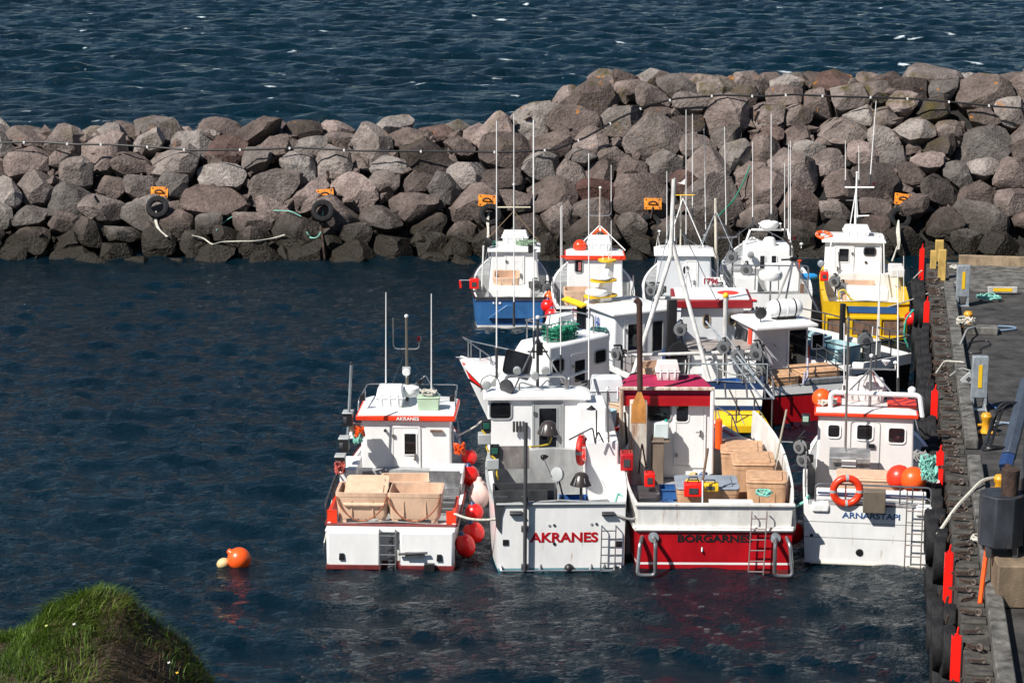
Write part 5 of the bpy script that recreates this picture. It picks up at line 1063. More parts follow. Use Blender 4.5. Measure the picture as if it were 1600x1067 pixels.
for u,v,r in((1268,836,.035),(1343,863,.075),(1452,842,.03)): p=b.P(u,v,0); MB().lathe([(r*1.2,0),(r,.02),(0,.021)],(p.x,.0,p.z),(0,-1,0),n=14).build('through_hull_fitting',BLK,b.root)
MB().tube([(-1.36,-.05,.04),(1.36,-.05,.04)],.03,0,8).build('stern_foot_rail',mk('dirty_white',(.5,.48,.42),.6,rust=.15),b.root)
for x in(-1.15,1.18): MB().box((x,.1,1.34),(.4,.3,.22)).build('corner_moulding',WH,b.root,bev=.05)
tub(b.Wd((-.05,1.9,.85)),-b.a,'beige tub with beige lid behind the round lifebuoy',1.5,.9,.72,BEI,lid=BEI)
buoy(b.Wd(b.P(1405,746,1.2)),.3,'red buoy lying behind the brown stern box',mk('red_orange_vinyl',(.8,.04,.015),.35),'loose buoys on the boats',(0,0,-1)); buoy(b.Wd(b.P(1427,749,1.)),.3,'bright orange buoy wedged in the right stern corner by the quay',ORG,'loose buoys on the boats',(.6,-.3,.3))
buoy(b.Wd(b.P(1412,742,1.9))+Vector((0,0,.0)),.18,'small red buoy tucked between the bigger red and orange ones',REDB,'loose buoys on the boats',(0,0,1))
buoy(b.Wd(b.P(1284,622,3.9)),.24,'orange ball buoy standing on the left roof corner of the quayside boat',ORG,'loose buoys on the boats',(0,0,-1))
coil(b.Wd((b.P(1312,0,3.8).x,3.8,rz)),'grey white rope coil on the red roof of the quayside boat',ROPW,.26,seed=41,n=8,fl=.16)
for k,(u,v) in enumerate(((1450,735),(1452,752))): coil(b.Wd(b.P(u,v,1.5+k*-.8)),['upper','lower'][k]+' green net bundle between the quayside boat and the tyres',TEAL,.2,seed=43+k,n=8,fl=.35,name='net_bundle')
coil(b.Wd(b.P(1440,722,2.6)),'brown grey line heaped along the right gunwale of the quayside boat',ROPG,.22,seed=47,n=6,fl=.25)
bowrail(b,6.0); siderail(b,.6,3.2,-1,.45,4); B4=b
# ================================================================ BOATS, middle row
# ---- 5: white boat pointing left, HRAFNBORG 7419
bow=atY(718,565,61.4); a5=R_(-44); L5=7.2
b=Boat('fishing_boat',0,0,-44,'white fishing boat with red stripes marked HRAFNBORG 7419, bow pointing left behind the AKRANES transom',o=(bow.x-math.sin(a5)*L5,bow.y-math.cos(a5)*L5))
b.hull(L5,2.75,1.15,1.7,[(.02,0),(.64,1),(.69,2),(.94,1),(1.,1)],[DKB,WC,BLK],zd=.6,fwd=2.35,sternw=.92,rake=1.3,tuck=.06,fl=.1,bx=1.75)
for y0,y1,sg in((6.35,7.1,-1),(4.1,5.2,-1),(6.35,7.1,1),(4.1,5.2,1)):
    n=8; mb=MB()
    if 1:
        for k in range(n):
            ya,yb=y0+(y1-y0)*k/n,y0+(y1-y0)*(k+1)/n; mb.add([b.S(ya,sg,.7,.04),b.S(yb,sg,.7,.04),b.S(yb,sg,.97,.035),b.S(ya,sg,.97,.035)],[(0,1,2,3)])
    mb.build('red_stripe',CRED,b.root)
def sidetext(b,name,s,w,y,f,mat,hgt,sg=-1,out=.03):
    p=b.S(y,sg,f,out); q=b.S(y+.2,sg,f,out); d=(p-q) if sg<0 else (q-p); d.normalize()
    up=(b.S(y,sg,min(1,f+.15),out)-b.S(y,sg,f-.1,out)).normalized(); nz=d.cross(up).normalized(); up=nz.cross(d); o=text(b.root,name,s,w,p,mat,(0,0,0),.012,hgt)
    M=Matrix((d,up,nz)).transposed().to_4x4(); M.translation=p+nz*.01; o.matrix_local=M; return o
sidetext(b,'name_lettering','HRAFNBORG',.95,5.78,.83,BLK,.17,out=.05); 
mb=MB(); pass
# cuddy with flat side forming one face with the cabin
c=b.cabin(-1.28,1.28,2.35,4.7,.6,3.0,WC,slant=1.2,tum=.08,bev=.08); rz=c.z1
mb=MB(); mb.add([(-1.16,4.9,1.3),(1.16,4.9,1.3),(1.0,4.5,1.95),(-1.0,4.5,1.95),(-.25,6.85,1.55),(.25,6.85,1.55),(.6,6.2,1.86),(-.6,6.2,1.86)],[(0,1,2,3),(0,3,7,4),(1,5,6,2),(3,2,6,7),(4,7,6,5),(0,4,5,1)]); mb.build('cuddy',WC,b.root,bev=.08)
c.swin(-1,3.6,2.32,1.0,.62,.06,fm=BLK,shear=-.25); c.swin(1,3.55,2.2,1.1,.6,.06,fm=BLK,shear=-.25)
mb=MB(); mb.box((-.7,5.5,1.66),(.04,.55,.2),rz=R_(-20)); mb.build('cuddy_window',GLS,b.root)
for x in(-.85,.8): c.win(x,2.42,.42,.34,.07)
c.door(-.02,.75,.6,1.85,win=(-.02,2.15,.4,.6,.03))
sidetext(b,'number_lettering','7419',.5,4.7,1.16,BLK,.24,out=.0)
sidetext(b,'port_lettering','SH 182',.42,5.3,1.16,BLK,.11,out=.02)
s0=b.S(0,1); text(b.root,'home_port_lettering','ARNARSTAPI',1.9,(0,-.02,.86),BLK,off=.015,hgt=.24); MB().box((0,-.01,1.12),(2.2,.02,.1)).build('red_stern_stripe',CRED,b.root)
mb=MB()
for sg in(-1,1):
    for k in range(12):
        ya,yb=3.6+.3*k,3.9+.3*k; f0=1.3-.3*max(0,(ya-5.2)/2.2); f1=1.3-.3*max(0,(yb-5.2)/2.2); mb.add([b.S(ya,sg,.99,.0),b.S(yb,sg,.99,.0),b.S(yb,sg,f1,-.1),b.S(ya,sg,f0,-.1),b.S(ya,sg,.99,-.06),b.S(yb,sg,.99,-.06),b.S(yb,sg,f1,-.16),b.S(ya,sg,f0,-.16)],[(0,1,2,3),(4,7,6,5),(3,2,6,7),(0,3,7,4),(1,5,6,2)])
mb.build('moulded_topside',WC,b.root)
bowrail(b,5.6,.6); siderail(b,.3,2.3,-1,.55,4); siderail(b,.3,2.3,1,.55,4)
zr=rz+.5; rails(b,[(-.9,2.7,rz),(-.9,2.7,zr),(-.9,3.6,zr),(.9,3.6,zr),(.9,2.7,zr),(.9,2.7,rz)],[((-.9,3.5,rz),(-.9,3.5,zr)),((.9,3.5,rz),(.9,3.5,zr))],.025)
chest(b,(.4,3.5,rz),.7,.5,.5)
nb=empty('net_basket',b.Wd((-.3,2.8,rz+.02)),-b.a,'green net basket on the roof of the boat pointing left','basket'); mb=MB()
for z in(.02,.12,.24,.36): mb.tube([(x,y,z) for x,y in rr2(.95+z*.2,.5+z*.1,.1)],.018,0,5,closed=True)
for k in range(22): a=2*math.pi*k/22; x,y=.5*math.cos(a),.27*math.sin(a); mb.tube([(x*.95,y*.95,0),(x*1.06,y*1.05,.36)],.012,0,5)
mb.build('frame',GREN,nb); mb=MB(); q=random.Random(8)
for k in range(26): mb.ball((q.uniform(-.38,.38),q.uniform(-.18,.18),q.uniform(.06,.3)),.1,0,7)
mb.build('netting',GREN,nb)
reel(b,(-.95,1.9,1.75),(-1,-.3,0),.5,k=1.15); reel(b,(-.35,1.7,1.75),(-1,-.3,0),.5,k=1.15); reel(b,(1.1,1.5,1.75),(1,-.2,0),.5)
tub(b.Wd((-.75,1.1,.65)),-b.a,'pale blue tub on the deck of the boat pointing left',1.,.9,.75,LBL)
tub(b.Wd((.45,1.1,.65)),-b.a,'beige lidded tub beside the pale blue tub near the ARNARSTAPI transom',1.2,1.,.8,BEI,lid=BEI)
tub(b.Wd((.1,1.9,.65)),-b.a,'beige tub close to the aft wall of the boat pointing left',.9,.8,.7,BEI)
whip(b,876,330,600,2.) if False else None
B5=b
# ---- 6: grey white wheelhouse 4094
b=Boat('fishing_boat',0,0,-26,'white boat numbered 4094 with blue H mark, grey aft wall and yellow window visor',o=(4.85,61.4))
b.hull(7.6,2.5,1.15,1.6,[(.1,0),(1.,1)],[DKB,WH],zd=.6,fwd=4.,sternw=.93)
MB().tube([b.S(y,-1,.85,.03) for y in[.3*k for k in range(20)]],.04,0,6).build('rubbing_strake',BLK,b.root)
c=b.cabin(-1.05,.85,2.1,4.6,.6,2.65,mk('blue_grey_white',(.66,.69,.71),.4,var=.07),slant=.8,tum=.04,bev=.07)
c.roof(.1,.08,WC,WC,fo=.05); rz=c.rz
c.door(-.35,.7,.6,1.75,win=(-.35,1.95,.42,.8,.03),hs=1); c.win(.45,1.9,.34,.9,.04)
mb=MB(); pts=[c.side(-1,y,z,.02) for y,z in((2.35,1.05),(3.5,1.05),(3.5,2.9),(2.35,2.9))]
c.swin(-1,4.35,2.15,.62,.85,.05,fm=BLK); c.swin(1,4.35,2.15,.62,.85,.05,fm=BLK)
def walltext(c,name,s,w,y,z,mat,hgt):
    o=text(c.w,name,s,w,c.side(-1,y,z,.03),mat,(math.pi/2,0,-math.pi/2),.012,hgt); return o
walltext(c,'number_lettering','4094',.62,4.0,1.45,BLK,.26); 
o=walltext(c,'blue_mark','H',.2,3.15,2.25,mk('mark_blue',(.03,.08,.35)),.36); MB().prism([c.side(-1,3.15+y,2.1+z,.05) for y,z in((-.1,0),(.1,0),(.1,-.05),(0,-.12),(-.1,-.05))],(-.015,0,0)).build('red_mark',CRED,c.w)
MB().box((-1.2,4.3,2.68),(.22,1.3,.05),ry=-.35).build('yellow_visor',YLO,c.w)
coil(b.Wd((-1.28,2.55,1.1))+Vector((0,0,1.0)),'green hose coil hung on the side wall by the blue H mark',mk('dark_teal_hose',(.02,.13,.13),.6),.26,seed=51,n=4,fl=.1).rotation_euler=(0,0,0)
# stepped radar mast with yellow rims
mp=Vector((-.5,3.6,rz)); mb=MB(); mb.add([mp+Vector(v) for v in((-.3,-.2,0),(.1,-.2,0),(.1,.2,0),(-.3,.2,0),(.1,-.1,1.25),(.25,-.1,1.25),(.25,.1,1.25),(.1,.1,1.25))],[(0,1,2,3),(4,7,6,5),(0,4,5,1),(1,5,6,2),(2,6,7,3),(3,7,4,0)]); mb.build('mast_fin',WC,b.root,bev=.03)
for z,w in((.15,1.05),(.62,.8),(1.22,.5)): 
    mb=MB(); mb.prism([mp+Vector((-.2+x+z*.2,y,z)) for x,y in rr2(w,.55,.22)],(0,0,.05)); mb.build('yellow_platform',YLO,b.root)
radome(b,mp+Vector((-.3,0,.2)),.36,.2); radome(b,mp+Vector((-.15,0,.68)),.3,.1); gps(b,mp+Vector((-.1,0,1.27)),.1); gps(b,mp+Vector((.1,0,1.27)),.14)
siderail(b,.3,2.,-1,.6,4); siderail(b,2.4,5.4,-1,.5,5); reel(b,(-1.2,1.3,1.7),(-1,-.2,0),.5)
tub(b.Wd((-.3,1.0,.65)),-b.a,'beige tub on the aft deck of the 4094 boat',1.,.9,.7,BEI)
B6=b
# ---- 7: white yellow boat with maroon roof edge, gantry
b=Boat('fishing_boat',1120,672,1.5,'white and yellow steel boat with maroon roof edge, oval windows and tall white gantry',group='fishing boats moored in the harbour')
b.hull(8.8,2.9,1.35,1.9,[(.05,0),(.42,1),(.52,2),(.86,3),(1.,2)],[DRED,YEL,NVY,WH],zd=.75,fwd=5.5,sternw=.9,trk=.1)
c=b.cabin(-.88,1.12,4.6,6.4,.75,2.62,mk('cool_white',(.62,.64,.66),.4,var=.06),slant=.4,tum=.06)
for u,v in((1104,501),(1144,499)): p=b.P(u,v,4.6); c.win(p.x,p.z,.16,.34,.08,fm=mk('brass_rim',(.45,.36,.24),.4,.4),fw=.04)
mb=MB(); mb.box((.12,5.35,2.74),(2.4,1.9,.24)); mb.build('maroon_roof_edge',mk('maroon_paint',(.25,.01,.015),.4),c.w,bev=.03); MB().box((.12,5.38,2.88),(2.2,1.75,.06)).build('roof_top',WC,c.w,bev=.02)
MB().box((.12,4.52,1.5),(2.0,.14,.05)).build('ledge_strip',WC,c.w); 
rz=3.29
MB().box(b.P(1092,477,5.3),(.85,.6,.4)).build('white_deck_box',WC,b.root,bev=.04)
p=b.P(1137,478,5.4); MB().lathe([(.26,0),(.28,.38),(.3,.4)],p-Vector((0,0,.15)),n=20).build('funnel',mk('lavender_grey',(.5,.5,.56),.4),b.root); MB().lathe([(.3,0),(.34,.02),(.35,.16),(.3,.17)],p+Vector((0,0,.25)),n=20).build('funnel_rim',ORR,b.root)
# deck houses, hatch
mb=MB(); mb.box((.35,3.2,1.25),(2.0,1.6,.9)); mb.build('hatch_housing',WH,b.root,bev=.04); MB().box((.35,3.2,1.72),(2.1,1.7,.06)).build('hatch_lid',mk('brown_grey_lid',(.3,.27,.25),.6,var=.2),b.root,bev=.02)
mb=MB(); mb.box((-.1,2.2,1.2),(.45,.3,.6)); mb.box((.6,2.1,1.2),(.4,.3,.62)); mb.box((1.15,2.2,1.2),(.3,.3,.6)); mb.build('deck_locker',WH,b.root,bev=.03)
# gantry
W1=mk('gantry_white_paint',(.6,.59,.57),.5,var=.25,rust=.1,scale=5)
zt=b.P(0,548,2.2).z
pl=b.P(1049,360,3.2); pole(b,[b.P(981,610,1.2),b.P(1048,400,3.0),b.P(1053,280,3.1)],.065,W1,'gantry_leg',10); pole(b,[b.P(1110,602,1.2),b.P(1056,400,3.0),b.P(1049,375,3.05)],.065,W1,'gantry_leg',10)
pole(b,[b.P(960,556,2.2),b.P(1180,549,2.2)],.05,W1,'gantry_boom',10); pole(b,[b.P(1022,466,2.8),b.P(1072,466,2.8)],.05,W1,'gantry_rung'); 
p0=b.P(1134,462,2.); pole(b,[b.P(1131,690,2.),p0],.07,W1,'boom_post',10); MB().ball(p0,.09,0,12).build('yellow_cap',YLO,b.root); lamp(b,b.P(1098,549,2.1),(0,-1,-.5),.1,mat=LGR)
stays(b,b.P(1051,330,3.05),[b.P(1000,560,2.6),b.P(1120,470,4.5)],.012,GAL)
# stern rail platform
zz=b.P(0,640,-.3).z; pts=[b.P(1128,592,2.2),b.P(1195,648,-.6),b.P(1130,645,-.5)]
P1=[(-.1,-.5,1.05),(1.55,-.5,1.05),(1.55,.1,1.5),(1.5,3.,1.95)]
rails(b,P1,[((x,-.5,1.05),(x,-.5,.05)) for x in(.5,1.0,1.5)]+[((x,-.5,1.05),(x,.0,1.35)) for x in(.2,.8,1.3)],.03); rails(b,[(-1.2,.1,1.9),(1.4,.1,1.9)],[((x,.1,1.35),(x,.1,1.9)) for x in(-.8,0,.7,1.4)],.022,GAL)
pole(b,[(-.2,2.6,2.6),(1.55,-.55,1.05)],.028,GAL,'diagonal_brace'); pole(b,[(.1,2.2,2.2),(1.2,-.5,1.05)],.028,GAL,'diagonal_brace'); pole(b,[(.3,1.8,2.4),(1.5,-.5,1.05)],.02,GAL,'diagonal_brace')
mb=MB(); mb.add([(-1.3,-.02,.55),(1.25,-.02,.55),(1.45,-.62,.3),(-1.3,-.62,.3),(-1.3,-.02,.2),(1.25,-.02,.2),(1.45,-.62,.08),(-1.3,-.62,.08)],[(0,3,2,1),(3,7,6,2),(2,6,5,1),(0,4,7,3),(4,5,6,7)]); mb.build('yellow_stern_platform',YEL,b.root,bev=.02)
for k in range(9): MB().tube([(-1.2+.3*k,-.04,.575),(-1.2+.32*k,-.6,.325)],.012,0,5).build('platform_slat',GAL,b.root) if k%2==0 else None
for u,v in((1130,520),(1120,548),(1175,545)): pass
for x,y,z in((-.9,2.6,2.4),(.3,1.6,2.1),(.7,1.4,1.9),(1.2,1.2,2.0)): reel(b,(x,y,z),(-.3,-1,0),.9,col=DGR)
MB().box((-1.15,3.6,2.),(.3,.35,2.2)).build('dark_hauler',BLK,b.root,bev=.05); MB().lathe([(.0,0),(.28,.02),(.3,.1),(.28,.18),(0,.2)],(-1.0,2.4,1.75),(0,-1,0),n=18).build('hauler_drum',BLK,b.root)
siderail(b,.2,4,1,.5,6); B7=b
# ---- 8: red hull 6766
b=Boat('fishing_boat',1264,660,-17,'red hulled boat numbered 76166 with white life raft canister on its roof')
b.hull(8.2,2.6,1.12,1.7,[(.03,0),(.72,1),(.78,2),(.97,3),(1.,3)],[DRED,RED,BLK,WC],zd=.65,fwd=4.2,sternw=.92)
for sg in(-1,1):
    for y0 in (.2,1.0): 
        pass
mb=MB(); mb.box((.55,.05,1.2),(1.5,.14,.16)); mb.build('aluminium_rim',ALU,b.root,bev=.02)
c=b.cabin(-.7,1.15,2.6,4.9,.65,2.3,mk('lilac_white',(.6,.58,.6),.4,var=.06),slant=1.,tum=.05,bev=.05)
c.roof(.12,.09,WC,WC,fo=.1,aft=.45); rz=c.rz
p=b.P(1263,530,2.6); mb=MB(); c.door(p.x-.35,.7,.55,1.45,dm=GLS,hs=-1); c.win(p.x+.3,1.75,.34,.42,.03,fm=WC)
for sg in(-1,1): 
    MB().prism([c.side(sg,y,z,.012) for y,z in((2.62,1.15),(4.9,1.15),(4.7,1.45),(2.62,1.6))],(sg*.02,0,0)).build('orange_panel',ORR,c.w); MB().prism([c.side(sg,y,z,.012) for y,z in((2.7,1.6),(2.95,1.6),(2.95,2.25),(2.7,2.25))],(sg*.02,0,0)).build('orange_pillar',ORR,c.w); c.swin(sg,3.7,1.85,1.1,.48,.05,fm=BLK,shear=-.2)
walltext(c,'number_lettering','76166',.9,3.4,.92,BLK,.28)
raft(b,(.45,2.9,rz),1.05,.27,0); lamp(b,(-.45,2.6,rz+.28),(0,-1,-.1),.18,'searchlight',DGR)
mt=b.P(1240,345,4.2).z; mp=b.P(1222,480,3.8); ap=b.P(1240,405,4.); stays(b,ap,[(mp.x-.35,3.0,rz),(mp.x+.1,4.6,rz),(mp.x+1.1,3.6,rz)],.03,STL,'mast_leg'); pole(b,[ap-Vector((.4,0,0)),ap+Vector((.55,0,.0))],.03,DGR,'crossbar'); MB().box(ap,(.2,.12,.12)).build('light_bracket',BLK,b.root)
rp=b.P(1204,437,3.6); radome(b,rp,.36,.3); pole(b,[rp,(rp.x,3.6,rz)],.03,STL,'radar_post')
for du in(0,): whip(b,1235,220,400,4.1); MB().lathe([(.04,0),(.04,.12),(0,.13)],b.P(1241,375,4.1),n=10).build('red_light',mk('dark_red_lens',(.3,.01,.01)),b.root); gps(b,b.P(1252,388,4.1),.1)
MB().tube([ap,ap+Vector((0,0,.35))],.02,0,6).build('light_mast',DGR,b.root)
reel(b,(-.75,1.9,1.85),(-1,-.4,0),.7,col=DGR,k=.9); reel(b,(-1.0,1.2,1.6),(-.4,-1,0),.5,k=.85); reel(b,(-1.15,.6,1.5),(-1,-.3,0),.4,k=.8)
rails(b,[(-1.35,.1,1.2),(-1.35,.1,1.62),(1.35,.1,1.62),(1.35,.1,1.2)],[((x,.1,1.2),(x,.1,1.62)) for x in(-.6,.2,.9)],.02,DGR); siderail(b,.2,2.6,1,.55,4,DGR); siderail(b,.2,3.4,-1,.55,5,DGR)
tub(b.Wd((.55,.95,.7)),-b.a,'tan lidded tub on the stern of the red hulled boat behind',1.25,1.,.62,BEI2,lid=BEI2); tub(b.Wd((-.6,.9,.7)),-b.a,'tan lidded tub left of the other one on the red hulled boat behind',.95,1.,.55,BEI2,lid=BEI2)
ladder(b,.75,0,.1,.95,.28,4,stand=.1); B8=b
# ---- 9: dark hull open boat with pale blue tubs
b=Boat('open_work_boat',0,0,-38,'black hulled open boat with white rim carrying pale blue tubs, squeezed behind the ARNARSTAPI boat',o=(11.05,63.6),cat='work boat')
b.hull(6.6,2.9,1.15,1.5,[(.05,0),(.8,1),(.84,1),(1.,2)],[DKB,BLK,WC],zd=.5,fwd=5.2,sternw=.95,deckm=BLK,tr=.14)
MB().box((0,.02,1.0),(2.75,.06,.34)).build('white_stern_board',WC,b.root,bev=.02)
siderail(b,.1,5,1,.55,6,DGR,.024); siderail(b,.1,5,-1,.55,6,DGR,.024); rails(b,[(-1.3,.05,1.7),(1.3,.05,1.7)],[((x,.05,1.15),(x,.05,1.7)) for x in(-1.3,-.4,.5,1.3)],.024,DGR)
tub(b.Wd((-.65,1.2,.55)),-b.a,'nearest pale blue tub in the black hulled open boat',1.1,1.1,.95,LBL); tub(b.Wd((-.6,2.5,.55)),-b.a,'middle pale blue tub in the black hulled open boat',1.2,1.1,1.0,LBL); tub(b.Wd((-.5,3.8,.55)),-b.a,'farthest pale blue tub in the black hulled open boat',1.1,1.,1.0,LBL)
reel(b,(-1.25,2.9,1.75),(-1,-.5,0),.6,col=DGR,k=1.2); reel(b,(.2,.9,1.6),(-.6,-1,0),.6,k=1.2)
MB().box((.55,1.1,1.2),(.7,.6,.6)).build('pale_box',mk('cream_locker',(.62,.6,.55),.5),b.root,bev=.03)
pole(b,[(.0,1.6,.5),(0,1.6,2.6)],.09,BLK,'black_exhaust_post'); b9=b
# ================================================================ BOATS, back row
# ---- 10: blue hull
b=Boat('fishing_boat',796,512,1,'blue hulled boat with round window in its white wheelhouse, farthest left of the back row')
b.hull(8.2,2.75,1.05,1.6,[(.08,0),(.85,1),(.93,2),(1.,3)],[WD,BLU,NVY,WC],zd=.6,fwd=4.,sternw=.86,tuck=.06)
b.strake(1.,.04,BLK)
MB().prism([(-.75,-.02,.35),(.75,-.02,.35),(.1,-.02,.82),(-.1,-.02,.82)],(0,-.12,0)).build('blue_stern_bracket',BLU,b.root,bev=.02)
text(b.root,'mark_lettering','HU 6',.3,(-.55,-.02,.88),WC,off=.01)if False else MB().box((-.55,-.015,.87),(.05,.02,.07)).box((-.45,-.015,.87),(.05,.02,.07)).box((-.33,-.015,.87),(.08,.02,.07)).build('hull_mark',WC,b.root)
c=b.cabin(-.83,1.03,3.2,5.3,.6,2.1,WC,slant=.6,tum=.1,bev=.08); c.roof(.12,.07,WC,WC,fo=.1); rz=c.rz
p=b.P(809,413,3.2); c.win(p.x,p.z,.24,.24,.12,fm=WC); c.door(.12,.65,.6,1.3); 
chest(b,(b.P(805,380,4.5).x,4.5,rz),.95,.6,.42); mp=b.P(803,370,5.); zt=b.P(0,325,5.).z; mast(b,(mp.x,5.,rz),b.P(0,290,5).z-rz,.04,(),STL); pole(b,[b.P(776,324,5),b.P(829,324,5)],.025,mk('pale_yellow_tube',(.6,.55,.4),.5),'crossbar'); 
stays(b,(mp.x,5,b.P(0,330,5).z),[(-1.0,4.4,rz),(1.,4.6,rz)],.014,mk('brown_stay',(.2,.13,.07),.6)); 
whip(b,776,188,324,5.); whip(b,803,178,300,5.02); whip(b,833,186,320,4.98); whip(b,878,320,450,3.3)
coil(b.Wd((.55,3.9,rz)),'colourful net and line heap on the roof of the blue boat',mk('mixed_line',(.2,.3,.2),.8,var=.9,scale=30),.4,seed=61,n=10,fl=.15); coil(b.Wd((-.75,3.7,rz)),'dark green line heap beside the raft box on the blue boat roof',MATS['dark_green_rope'],.2,seed=62,n=8,fl=.15)
lamp(b,(-.8,3.3,rz+.2),(-.6,-1,0),.16,'searchlight',BLK)
pole(b,[(-1.05,3.1,.7),(-.98,3.0,2.35)],.03,WC,'awning_post')
coil(b.Wd((.7,3.05,2.05)),'row of hooks and black line on the wheelhouse wall of the blue boat',BLK,.09,seed=63,n=6,fl=.35)
tub(b.Wd((-.15,2.3,.9)),-b.a,'beige tub tilted against the wheelhouse of the blue boat',.95,.7,.6,BEI,tilt=.25); MB().box((.0,1.7,.95),(1.5,.8,.35)).build('deck_locker',WC,b.root,bev=.05)
p=b.P(741,443,1.); redbox(741,443,1.,(.32,.3,.34),'red line hauler on the left rail of the blue boat','red_hauler',CRED,'hauler'); pole(b,[b.P(718,438,1.),b.P(748,438,1.)],.02,GAL,'hauler_arm'); pole(b,[b.P(742,455,1),b.P(743,482,1)],.03,BRN,'hauler_post'); pole(b,[b.P(719,438,1.),b.P(720,450,1.)],.04,CRED,'red_grip')
for u,v in((833,470),(852,475)): reel(b,b.P(u,v-25,1.4),(.5,-1,0),.5)
bowrail(b,5.8)
# ---- 11: white with orange stripe roof
b=Boat('fishing_boat',928,530,1,'white boat with orange stripe round its roof and an orange lifebuoy on top, back row')
b.hull(8.4,2.9,1.15,1.7,[(.05,0),(.82,1),(.9,2),(1.,1)],[DRED,WC,BLK],zd=.6,fwd=4.,sternw=.88,tuck=.05)
c=b.cabin(-.9,1.08,3.4,5.5,.6,2.12,WC,slant=.6,tum=.03,bev=.05); c.roof(.1,.16,ORR,WC,fo=.1,band_th=.08); rz=c.rz
MB().box((0,3.36,rz-.03),(2.3,.05,.07)).build('orange_band',ORR,c.w)
p=b.P(904,416,3.4); c.win(p.x,p.z,.24,.42,.07,fm=LGR,gm=None)
MB().box((p.x+.04,3.345,p.z),(.1,.012,.3)).build('curtain',mk('pink_curtain',(.4,.12,.12),.9),c.w)
chest(b,(b.P(936,385,4.6).x,4.6,rz),.85,.6,.5); mp=b.P(937,380,5.); zt=b.P(0,295,5).z; mast(b,(mp.x,5,rz),zt-rz,.045,(),mk('brown_white_mast',(.4,.33,.28),.5,var=.4,scale=20)); yz=b.P(0,335,5).z
pole(b,fillet([b.P(920,260+62,5)+Vector((0,0,0)),b.P(920,337,5),b.P(955,337,5),b.P(955,322,5)],.15),.02,STL,'antenna_yoke'); whip(b,920,258,323,5,.018); whip(b,955,258,323,5,.018)
stays(b,(mp.x,5,b.P(0,352,5).z),[(mp.x-.9,4.5,rz),(mp.x+.9,4.5,rz),(mp.x-.2,5.5,rz)],.02,WC,'mast_leg')
lifebuoy(b.Wd((mp.x+.02,4.9,b.P(0,371,4.9).z)),'orange ring lifebuoy standing on the roof at the foot of the mast',(0,-1,.35),.27,.075,ORG,WC)
buoy(b.Wd(b.P(906,385,4.6)),.24,'orange red ball buoy on the left roof corner of the orange striped boat',mk('orange_red_vinyl',(.8,.05,.012),.3),'loose buoys on the boats',(0,0,-1))
redbox(920,463,2.6,(.26,.2,.22),'small red hauler before the wheelhouse of the orange striped boat','red_hauler',RED,'hauler'); MB().box(b.P(935,465,2.4),(.5,.05,.45),ry=.5).build('pinkish_board',PINK,b.root)
ladder(b,b.P(903,505,0).x,0,.35,1.1,.32,5,mat=RED,stand=.12); tub(b.Wd((-.55,2.,.6)),-b.a,'pale pinkish tub on the deck of the orange striped boat',.95,.8,.75,BEI)
whip(b,955,345,480,3); coil(b.Wd(b.P(960,470,1.5)),'teal mooring rope on the right gunwale of the orange striped boat',TEAL,.25,seed=71,fl=.08); siderail(b,.3,3,1,.45,4); siderail(b,.3,3,-1,.4,4); bowrail(b,6)
# ---- 12: 1796
b=Boat('fishing_boat',1070,532,3,'white boat with oval window and maroon number 1796, between the two masts')
b.hull(8.4,2.9,1.15,1.7,[(.05,0),(.85,1),(.9,2),(1.,1)],[DRED,WC,NVY],zd=.6,fwd=4.2,sternw=.9)
c=b.cabin(-.98,1.05,3.6,5.6,.6,2.25,mk('cool_white',(.62,.64,.66),.4),slant=.5,tum=.08,bev=.08); c.roof(.12,.08,WC,WC,fo=.1); rz=c.rz
p=b.P(1073,422,3.6); c.win(p.x,p.z,.26,.32,.12,fm=WC); c.door(.3,.7,.34,1.35)
MB().box(b.P(1069,392,5.),(.85,.5,.3)).build('white_raft_box',WC,b.root,bev=.06); p=b.P(1111,439,3.2); MB().box((p.x,3.2,p.z),(.62,.03,.26)).build('number_board',WC,b.root); text(b.root,'number_lettering','1796',.5,(p.x,3.17,p.z),mk('maroon_letter',(.3,.01,.03)),off=.02,hgt=.21)
for (u,v0,v1) in((1072,172,392),(1082,178,345),(1103,202,380),(1135,198,372),(1042,268,395),(1054,278,390)): whip(b,u,v0,v1,5.2 if u<1100 else 5.6,.02,du=-3 if u in(1103,1135) else 0)
pole(b,[b.P(1120,372,5.6),b.P(1152,370,5.6)],.03,STL,'crossbar'); pole(b,[b.P(1119,470,5.5),b.P(1118,310,5.6)],.05,mk('cream_mast',(.6,.55,.45),.5,var=.2),'cream_mast'); gps(b,b.P(1100,372,5.6),.08); gps(b,b.P(1118,330,5.6),.1)
m=pole(b,[b.P(1063,395,4.9),b.P(1064,305,4.9)],.03,mk('cream_mast',(.6,.55,.45)),'mast'); stays(b,b.P(1067,310,4.9),[b.P(1040,394,4.5),b.P(1103,394,4.7)],.02,WC,'mast_leg'); pole(b,[b.P(1052,305,4.9),b.P(1085,305,4.9)],.02,YLO,'spreader'); 
MB().add([b.P(1064,285,4.9),b.P(1071,279,4.9),b.P(1070,289,4.9),b.P(1058,286,4.9)],[(0,1,2),(0,3,2)]).build('wind_vane',WC,b.root)
pole(b,[b.P(1024,395,4.4),b.P(1028,368,4.4),b.P(1032,395,4.4)],.022,WC,'roof_bracket'); gps(b,b.P(1030,368,4.4),.12); MB().box(b.P(1045,470,2.5),(.7,.5,.3)).build('white_deck_box',WC,b.root,bev=.03)
for u in(1022,1034,1129): reel(b,b.P(u,452,2.6),(-.6,-1,0),.5)
MB().box(b.P(1045,520,1.2),(1.,.6,.3)).build('deck_locker',WC,b.root,bev=.04); pole(b,[b.P(1122,400,3.4),b.P(1120,480,3.4)],.028,STL,'davit'); bowrail(b,6.2)
